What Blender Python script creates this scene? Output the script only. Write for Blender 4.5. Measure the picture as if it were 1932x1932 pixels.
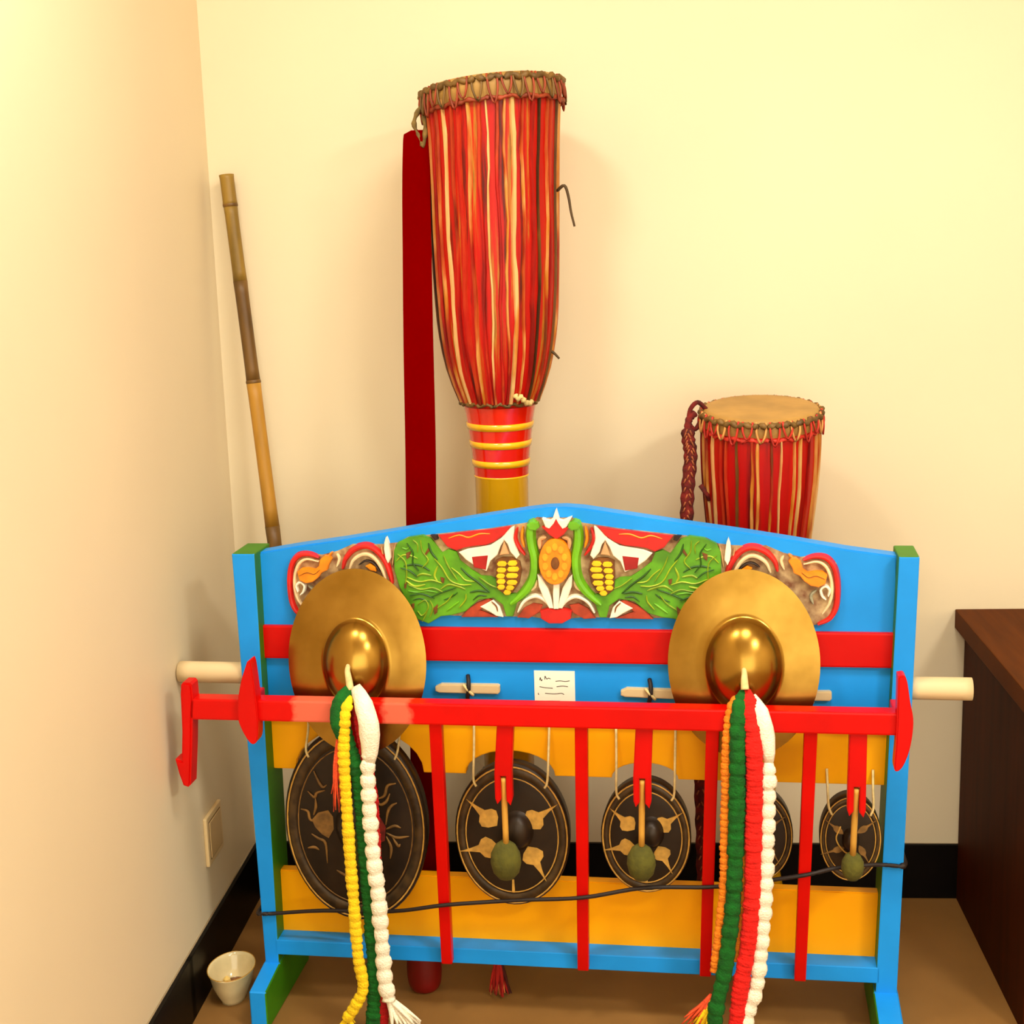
import bpy, bmesh, math, random
from mathutils import Vector, Matrix, Euler

random.seed(11)
scene = bpy.context.scene
for o in list(bpy.data.objects):
    bpy.data.objects.remove(o)
COL = scene.collection

# ---------------------------------------------------------------- camera
cam_data = bpy.data.cameras.new('camera')
cam_data.sensor_fit = 'HORIZONTAL'
cam_data.sensor_width = 36.0
cam_data.lens = 36.0 * 2724.0 / 1932.0
cam = bpy.data.objects.new('camera', cam_data)
COL.objects.link(cam)
pitch, roll, yaw = 0.1982, -0.0308, -0.0820
fwd = Vector((math.sin(yaw) * math.cos(pitch), math.cos(yaw) * math.cos(pitch), -math.sin(pitch)))
r0 = fwd.cross(Vector((0, 0, 1))).normalized()
u0 = r0.cross(fwd)
rt = math.cos(roll) * r0 + math.sin(roll) * u0
up = -math.sin(roll) * r0 + math.cos(roll) * u0
M = Matrix((rt, up, -fwd)).transposed().to_4x4()
M.translation = Vector((0.9514, -3.3487, 1.65))
cam.matrix_world = M
scene.camera = cam

# ---------------------------------------------------------------- world, lamps, exposure
scene.view_settings.view_transform = 'Standard'
scene.view_settings.look = 'None'
scene.view_settings.gamma = 1.0
scene.view_settings.use_curve_mapping = False
scene.view_settings.exposure = 0.58
world = bpy.data.worlds.new('world')
scene.world = world
world.use_nodes = True
bg = world.node_tree.nodes['Background']
bg.inputs['Color'].default_value = (1.0, 0.90, 0.68, 1)
bg.inputs['Strength'].default_value = 2.2

CEIL = 2.95
LAMPS = [  # x, y, watts, radius
    (0.30, -1.50, 14.0, 0.18),
    (1.35, -1.65, 21.0, 0.36),
    (2.80, -2.90, 48.0, 0.30),
]
for lx, ly, lw, lr in LAMPS:
    ld = bpy.data.lights.new('ceiling_lamp_light', 'AREA')
    ld.shape = 'DISK'
    ld.size = lr * 2
    ld.energy = lw
    ld.color = (1.0, 0.95, 0.82)
    lo = bpy.data.objects.new('ceiling_lamp_light', ld)
    lo.location = (lx, ly, CEIL - 0.075)
    COL.objects.link(lo)


# ---------------------------------------------------------------- materials
def srgb(c):
    return tuple((x / 255 / 12.92) if x / 255 <= 0.04045 else ((x / 255 + 0.055) / 1.055) ** 2.4 for x in c) + (1,)


MATS = {}


def mat(name, col, rough=0.45, metal=0.0, vary=0.12, scale=14.0, bump=0.0, bscale=60.0, spec=0.5, stretch=(1, 1, 1),
        col2=None, detail=4, coat=0.0):
    """plain procedural material: base colour, noise variation, optional bump"""
    if name in MATS:
        return MATS[name]
    m = bpy.data.materials.new(name)
    m.use_nodes = True
    nt = m.node_tree
    b = nt.nodes['Principled BSDF']
    c = srgb(col)
    b.inputs['Roughness'].default_value = rough
    b.inputs['Metallic'].default_value = metal
    b.inputs['Specular IOR Level'].default_value = spec
    if coat:
        b.inputs['Coat Weight'].default_value = coat
        b.inputs['Coat Roughness'].default_value = 0.12
    tc = nt.nodes.new('ShaderNodeTexCoord')
    mp = nt.nodes.new('ShaderNodeMapping')
    mp.inputs['Scale'].default_value = stretch
    nt.links.new(tc.outputs['Object'], mp.inputs['Vector'])
    n = nt.nodes.new('ShaderNodeTexNoise')
    n.inputs['Scale'].default_value = scale
    n.inputs['Detail'].default_value = detail
    nt.links.new(mp.outputs['Vector'], n.inputs['Vector'])
    rp = nt.nodes.new('ShaderNodeValToRGB')
    rp.color_ramp.elements[0].position = 0.32
    rp.color_ramp.elements[1].position = 0.68
    lo = srgb(col2) if col2 else tuple(x * (1 - vary) for x in c[:3]) + (1,)
    hi = c if col2 else tuple(min(1, x * (1 + vary)) for x in c[:3]) + (1,)
    rp.color_ramp.elements[0].color = lo
    rp.color_ramp.elements[1].color = hi
    nt.links.new(n.outputs['Fac'], rp.inputs['Fac'])
    nt.links.new(rp.outputs['Color'], b.inputs['Base Color'])
    if bump:
        n2 = nt.nodes.new('ShaderNodeTexNoise')
        n2.inputs['Scale'].default_value = bscale
        n2.inputs['Detail'].default_value = 3
        nt.links.new(mp.outputs['Vector'], n2.inputs['Vector'])
        bp = nt.nodes.new('ShaderNodeBump')
        bp.inputs['Strength'].default_value = bump
        bp.inputs['Distance'].default_value = 0.004
        nt.links.new(n2.outputs['Fac'], bp.inputs['Height'])
        nt.links.new(bp.outputs['Normal'], b.inputs['Normal'])
    MATS[name] = m
    return m


def ramp_set(rp, stops):
    el = rp.color_ramp.elements
    while len(el) > 1:
        el.remove(el[-1])
    el[0].position, el[0].color = stops[0][0], srgb(stops[0][1])
    for p, c in stops[1:]:
        e = el.new(p)
        e.color = srgb(c)


def streak_mat(name, stops, rough=0.4, ang=9.0, zs=2.2, detail=6):
    """paint worn in streaks that run along the z axis of a turned body"""
    m = bpy.data.materials.new(name)
    m.use_nodes = True
    nt = m.node_tree
    L = nt.links.new
    b = nt.nodes['Principled BSDF']
    b.inputs['Roughness'].default_value = rough
    b.inputs['Specular IOR Level'].default_value = 0.3
    tc = nt.nodes.new('ShaderNodeTexCoord')
    sx = nt.nodes.new('ShaderNodeSeparateXYZ')
    L(tc.outputs['Object'], sx.inputs[0])
    at = nt.nodes.new('ShaderNodeMath')
    at.operation = 'ARCTAN2'
    L(sx.outputs['Y'], at.inputs[0])
    L(sx.outputs['X'], at.inputs[1])
    ma = nt.nodes.new('ShaderNodeMath')
    ma.operation = 'MULTIPLY'
    ma.inputs[1].default_value = ang
    L(at.outputs[0], ma.inputs[0])
    mz = nt.nodes.new('ShaderNodeMath')
    mz.operation = 'MULTIPLY'
    mz.inputs[1].default_value = zs
    L(sx.outputs['Z'], mz.inputs[0])
    cb = nt.nodes.new('ShaderNodeCombineXYZ')
    L(ma.outputs[0], cb.inputs[0])
    L(mz.outputs[0], cb.inputs[1])
    n = nt.nodes.new('ShaderNodeTexNoise')
    n.inputs['Scale'].default_value = 1.0
    n.inputs['Detail'].default_value = detail
    n.inputs['Roughness'].default_value = 0.6
    L(cb.outputs[0], n.inputs['Vector'])
    rp = nt.nodes.new('ShaderNodeValToRGB')
    ramp_set(rp, stops)
    L(n.outputs['Fac'], rp.inputs['Fac'])
    L(rp.outputs['Color'], b.inputs['Base Color'])
    bp = nt.nodes.new('ShaderNodeBump')
    bp.inputs['Strength'].default_value = 0.25
    bp.inputs['Distance'].default_value = 0.003
    L(n.outputs['Fac'], bp.inputs['Height'])
    L(bp.outputs['Normal'], b.inputs['Normal'])
    MATS[name] = m
    return m


def thong_mat(name, stops, zs=3.0):
    """hide thong: paint worn off along its length, each thong its own way"""
    m = bpy.data.materials.new(name)
    m.use_nodes = True
    nt = m.node_tree
    L = nt.links.new
    b = nt.nodes['Principled BSDF']
    b.inputs['Roughness'].default_value = 0.55
    b.inputs['Specular IOR Level'].default_value = 0.25
    tc = nt.nodes.new('ShaderNodeTexCoord')
    oi = nt.nodes.new('ShaderNodeObjectInfo')
    mp = nt.nodes.new('ShaderNodeMapping')
    mp.inputs['Scale'].default_value = (14, 14, zs)
    L(tc.outputs['Object'], mp.inputs['Vector'])
    mu = nt.nodes.new('ShaderNodeVectorMath')
    mu.operation = 'SCALE'
    mu.inputs[0].default_value = (37, 53, 91)
    L(oi.outputs['Random'], mu.inputs['Scale'])
    ad = nt.nodes.new('ShaderNodeVectorMath')
    ad.operation = 'ADD'
    L(mp.outputs['Vector'], ad.inputs[0])
    L(mu.outputs[0], ad.inputs[1])
    n = nt.nodes.new('ShaderNodeTexNoise')
    n.inputs['Scale'].default_value = 1.0
    n.inputs['Detail'].default_value = 4
    L(ad.outputs[0], n.inputs['Vector'])
    rp = nt.nodes.new('ShaderNodeValToRGB')
    ramp_set(rp, stops)
    L(n.outputs['Fac'], rp.inputs['Fac'])
    L(rp.outputs['Color'], b.inputs['Base Color'])
    MATS[name] = m
    return m


def worn_rail_mat(name, col, worn, spans):
    """red paint rubbed pale over the given spans of the rail's length"""
    m = mat(name, col, rough=0.36, spec=0.22, vary=0.10, scale=8, bump=0.06, bscale=40)
    nt = m.node_tree
    L = nt.links.new
    b = nt.nodes['Principled BSDF']
    base = b.inputs['Base Color'].links[0].from_socket
    tc = nt.nodes.new('ShaderNodeTexCoord')
    sx = nt.nodes.new('ShaderNodeSeparateXYZ')
    L(tc.outputs['Object'], sx.inputs[0])
    nz = nt.nodes.new('ShaderNodeTexNoise')
    nz.inputs['Scale'].default_value = 45
    L(tc.outputs['Object'], nz.inputs['Vector'])
    jit = nt.nodes.new('ShaderNodeMath')
    jit.operation = 'MULTIPLY_ADD'
    jit.inputs[1].default_value = 0.034
    jit.inputs[2].default_value = -0.017
    L(nz.outputs['Fac'], jit.inputs[0])
    xx = nt.nodes.new('ShaderNodeMath')
    xx.operation = 'ADD'
    L(sx.outputs['X'], xx.inputs[0])
    L(jit.outputs[0], xx.inputs[1])
    tot = None
    for a, c in spans:
        d = nt.nodes.new('ShaderNodeMath')
        d.operation = 'SUBTRACT'
        d.inputs[1].default_value = (a + c) / 2
        L(xx.outputs[0], d.inputs[0])
        ab = nt.nodes.new('ShaderNodeMath')
        ab.operation = 'ABSOLUTE'
        L(d.outputs[0], ab.inputs[0])
        mr = nt.nodes.new('ShaderNodeMapRange')
        mr.inputs['From Min'].default_value = (c - a) / 2 + 0.006
        mr.inputs['From Max'].default_value = (c - a) / 2 - 0.006
        L(ab.outputs[0], mr.inputs['Value'])
        if tot is None:
            tot = mr.outputs[0]
        else:
            mx = nt.nodes.new('ShaderNodeMath')
            mx.operation = 'MAXIMUM'
            L(tot, mx.inputs[0])
            L(mr.outputs[0], mx.inputs[1])
            tot = mx.outputs[0]
    mix = nt.nodes.new('ShaderNodeMix')
    mix.data_type = 'RGBA'
    L(tot, mix.inputs['Factor'])
    L(base, mix.inputs['A'])
    mix.inputs['B'].default_value = srgb(worn)
    L(mix.outputs['Result'], b.inputs['Base Color'])
    return m


# ---------------------------------------------------------------- mesh helpers
def mesh_from(name, verts, faces, smooth=False):
    me = bpy.data.meshes.new(name)
    me.from_pydata([tuple(v) for v in verts], [], faces)
    bm = bmesh.new()
    bm.from_mesh(me)
    bmesh.ops.recalc_face_normals(bm, faces=bm.faces)
    bm.to_mesh(me)
    bm.free()
    me.update()
    if smooth:
        me.polygons.foreach_set('use_smooth', [True] * len(me.polygons))
    return me


def link(name, me, m, parent=None, loc=None, rot=None, label=None):
    o = bpy.data.objects.new(name, me)
    COL.objects.link(o)
    if m is not None and len(me.materials) == 0:
        me.materials.append(m)
    if parent is not None:
        o.parent = parent
    if loc is not None:
        o.location = loc
    if rot is not None:
        o.rotation_euler = rot
    if label:
        o['label'] = label
    return o


def thing(name, label, cat, loc=(0, 0, 0), rot=(0, 0, 0), group=None):
    o = bpy.data.objects.new(name, None)
    o.empty_display_size = 0.05
    COL.objects.link(o)
    o.location = loc
    o.rotation_euler = rot
    tag(o, label, cat, group)
    return o


def tag(o, label, cat, group=None):
    o['label'] = label
    o['category'] = cat
    if group:
        o['group'] = group


def box_me(name, x0, x1, y0, y1, z0, z1, bevel=0.0):
    v = [(x, y, z) for x in (x0, x1) for y in (y0, y1) for z in (z0, z1)]
    f = [(0, 1, 3, 2), (4, 6, 7, 5), (0, 4, 5, 1), (2, 3, 7, 6), (0, 2, 6, 4), (1, 5, 7, 3)]
    me = mesh_from(name, v, f)
    if bevel:
        bevel_me(me, bevel)
    return me


def bevel_me(me, w, seg=2):
    bm = bmesh.new()
    bm.from_mesh(me)
    bmesh.ops.bevel(bm, geom=bm.edges[:], offset=w, segments=seg, affect='EDGES', profile=0.6, clamp_overlap=True)
    bm.to_mesh(me)
    bm.free()


def hexa_me(name, c, bevel=0.0):
    """eight corners: bottom ring of four, then top ring of four"""
    f = [(0, 1, 2, 3), (4, 7, 6, 5), (0, 4, 5, 1), (1, 5, 6, 2), (2, 6, 7, 3), (3, 7, 4, 0)]
    me = mesh_from(name, c, f)
    if bevel:
        bevel_me(me, bevel)
    return me


def prism_me(name, poly, w0, w1, chamfer=0.0):
    """outline in (u, v) of the rack plane, thick from w0 (back) to w1 (front); local axes are (u, -w, v)"""
    bm = bmesh.new()
    n = len(poly)
    back = [bm.verts.new((u, -w0, v)) for u, v in poly]
    front = [bm.verts.new((u, -w1, v)) for u, v in poly]
    bm.faces.new(back)
    ff = bm.faces.new(front[::-1])
    for i in range(n):
        j = (i + 1) % n
        bm.faces.new((back[i], front[i], front[j], back[j]))
    bmesh.ops.recalc_face_normals(bm, faces=bm.faces)
    if chamfer:
        bmesh.ops.bevel(bm, geom=list(ff.edges), offset=chamfer, segments=2, affect='EDGES', clamp_overlap=True)
    bmesh.ops.triangulate(bm, faces=[f for f in bm.faces if len(f.verts) > 4])
    me = bpy.data.meshes.new(name)
    bm.to_mesh(me)
    bm.free()
    return me


def catmull(pts, sub=6):
    P = [Vector(p) for p in pts]
    if len(P) < 3:
        return P
    out = []
    for i in range(len(P) - 1):
        a = P[i - 1] if i else P[0] * 2 - P[1]
        b, c = P[i], P[i + 1]
        d = P[i + 2] if i + 2 < len(P) else P[-1] * 2 - P[-2]
        for k in range(sub):
            t = k / sub
            out.append(0.5 * ((2 * b) + (c - a) * t + (2 * a - 5 * b + 4 * c - d) * t * t + (3 * b - a - 3 * c + d) * t ** 3))
    out.append(P[-1])
    return out


def tube_me(name, pts, radius, seg=8, flat=(1, 1), smooth=True, closed=False):
    """tube along a 3-D path; radius may be a function of (t, index); flat scales the two section axes"""
    P = [Vector(p) for p in pts]
    n = len(P)
    V, F = [], []
    ref = None
    for i, p in enumerate(P):
        if closed:
            t = P[(i + 1) % n] - P[i - 1]
        else:
            t = P[min(i + 1, n - 1)] - P[max(i - 1, 0)]
        t = t.normalized() if t.length > 1e-9 else Vector((0, 0, 1))
        if ref is None:
            ref = Vector((0, 1, 0)) if abs(t.y) < 0.9 else Vector((1, 0, 0))
        a = t.cross(ref).normalized()
        b = a.cross(t).normalized()
        r = radius(i / max(1, n - 1), i) if callable(radius) else radius
        for k in range(seg):
            an = 2 * math.pi * k / seg
            V.append(p + a * (math.cos(an) * r * flat[0]) + b * (math.sin(an) * r * flat[1]))
    m = n if closed else n - 1
    for i in range(m):
        i2 = (i + 1) % n
        for k in range(seg):
            k2 = (k + 1) % seg
            F.append((i * seg + k, i * seg + k2, i2 * seg + k2, i2 * seg + k))
    if not closed:
        F.append(tuple(range(seg))[::-1])
        F.append(tuple((n - 1) * seg + k for k in range(seg)))
    return mesh_from(name, V, F, smooth)


def lathe_me(name, prof, seg=48, sx=1.0, sy=1.0, axis='Z', smooth=True):
    """turned body; prof = [(r, z)]; axis Y turns the local z of the profile to -y (out of the rack)"""
    V, F, rings = [], [], []
    for r, z in prof:
        if r < 1e-6:
            rings.append([len(V)])
            V.append((0, 0, z))
        else:
            rings.append(list(range(len(V), len(V) + seg)))
            for k in range(seg):
                a = 2 * math.pi * k / seg
                V.append((r * math.cos(a) * sx, r * math.sin(a) * sy, z))
    for A, B in zip(rings[:-1], rings[1:]):
        for k in range(seg):
            k2 = (k + 1) % seg
            if len(A) == 1 and len(B) == 1:
                continue
            if len(A) == 1:
                F.append((A[0], B[k], B[k2]))
            elif len(B) == 1:
                F.append((A[k], A[k2], B[0]))
            else:
                F.append((A[k], A[k2], B[k2], B[k]))
    if axis == 'Y':
        V = [(x, -z, y) for x, y, z in V]
    return mesh_from(name, V, F, smooth)


def join_me(name, parts):
    bm = bmesh.new()
    for p in parts:
        bm.from_mesh(p)
    me = bpy.data.meshes.new(name)
    bm.to_mesh(me)
    bm.free()
    return me


def xform(me, mat4):
    me.transform(mat4)
    return me


def structure(name, me, m, parent=None):
    o = link(name, me, m, parent)
    if parent is None:
        o['kind'] = 'structure'
    return o


# ---------------------------------------------------------------- colours of the place
wall_m = mat('wall_paint', (228, 213, 181), rough=0.55, vary=0.025, scale=1.6, bump=0.03, bscale=90)
ceil_m = mat('ceiling_paint', (240, 230, 205), rough=0.8, vary=0.02)
floor_m = mat('floor_tile', (140, 100, 52), rough=0.5, spec=0.25, vary=0.16, scale=2.6, detail=8)
black_m = mat('black_tile', (9, 5, 4), rough=0.45, vary=0.2, spec=0.12)
grout_m = mat('grout', (150, 132, 104), rough=0.9)
blue_m = mat('blue_paint', (24, 146, 240), rough=0.45, spec=0.25, vary=0.10, scale=5, bump=0.05)
green_m = mat('green_paint', (52, 118, 8), rough=0.45, spec=0.25, vary=0.2, scale=7)
red_m = mat('red_paint', (202, 4, 1), rough=0.36, spec=0.22, vary=0.10, scale=8, bump=0.06, bscale=40)
pink_m = mat('worn_pink_paint', (232, 120, 95), rough=0.4, vary=0.1)
yellow_m = mat('yellow_paint', (255, 172, 0), rough=0.45, spec=0.2, vary=0.06, scale=4)
cream_wood = mat('pale_wood', (216, 192, 148), rough=0.55, vary=0.1, scale=9, stretch=(0.2, 1, 1))
wood_m = mat('brown_veneer', (84, 40, 6), rough=0.6, spec=0.05, vary=0.22, scale=7, stretch=(6, 0.5, 0.6), detail=6)
wood_side = mat('shaded_veneer', (58, 20, 2), rough=0.6, spec=0.06, vary=0.2, scale=6, stretch=(1, 5, 0.5), detail=6)  # same desk wood, darkened so the side panels carry shade in their colour
brass_m = mat('brass', (178, 138, 62), rough=0.24, metal=1.0, col2=(146, 108, 40), scale=9, detail=7, bump=0.04, bscale=30)
gong_m = mat('dark_bronze', (40, 28, 16), rough=0.42, metal=0.35, vary=0.4, scale=14, bump=0.12, bscale=50)
gold_m = mat('gold_leaf_paint', (196, 150, 66), rough=0.5, vary=0.25, scale=60)
gold_dim = mat('dull_gold_paint', (128, 92, 40), rough=0.55, vary=0.35, scale=60)
olive_m = mat('olive_cloth', (84, 82, 20), rough=0.9, vary=0.25, scale=40, bump=0.4, bscale=120)
stick_m = mat('mallet_stick_wood', (212, 160, 66), rough=0.5, vary=0.12, scale=10)
cord_m = mat('pale_cord', (222, 200, 140), rough=0.85, vary=0.15, scale=90)
blackcord_m = mat('black_cord', (26, 12, 8), rough=0.6)
paper_m = mat('white_paper', (250, 246, 232), rough=0.8, vary=0.02)
ink_m = mat('ink', (60, 52, 44), rough=0.8)
ribbon_m = mat('dark_red_cloth', (106, 0, 0), rough=1.0, vary=0.06, scale=6, spec=0.0)
hide_m = mat('drum_hide', (168, 128, 62), rough=0.6, vary=0.18, scale=12, bump=0.1)
hidelace_m = mat('hide_lacing', (106, 76, 28), rough=0.6, vary=0.4, scale=30)
yarn = {
    'white': mat('white_yarn', (250, 242, 222), rough=0.95, vary=0.08, scale=60, bump=0.6, bscale=260),
    'yellow': mat('yellow_yarn', (250, 206, 18), rough=0.95, vary=0.15, scale=60, bump=0.6, bscale=260),
    'green': mat('green_yarn', (2, 92, 18), rough=0.95, vary=0.3, scale=60, bump=0.6, bscale=260),
    'red': mat('red_yarn', (226, 22, 12), rough=0.95, vary=0.15, scale=60, bump=0.6, bscale=260),
    'crimson': mat('crimson_yarn', (178, 10, 14), rough=0.95, vary=0.2, scale=60, bump=0.6, bscale=260),
    'orange': mat('orange_yarn', (240, 132, 20), rough=0.95, vary=0.2, scale=60, bump=0.6, bscale=260),
    'coral': mat('coral_yarn', (232, 82, 40), rough=0.95, vary=0.2, scale=60, bump=0.6, bscale=260),
}

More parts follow.
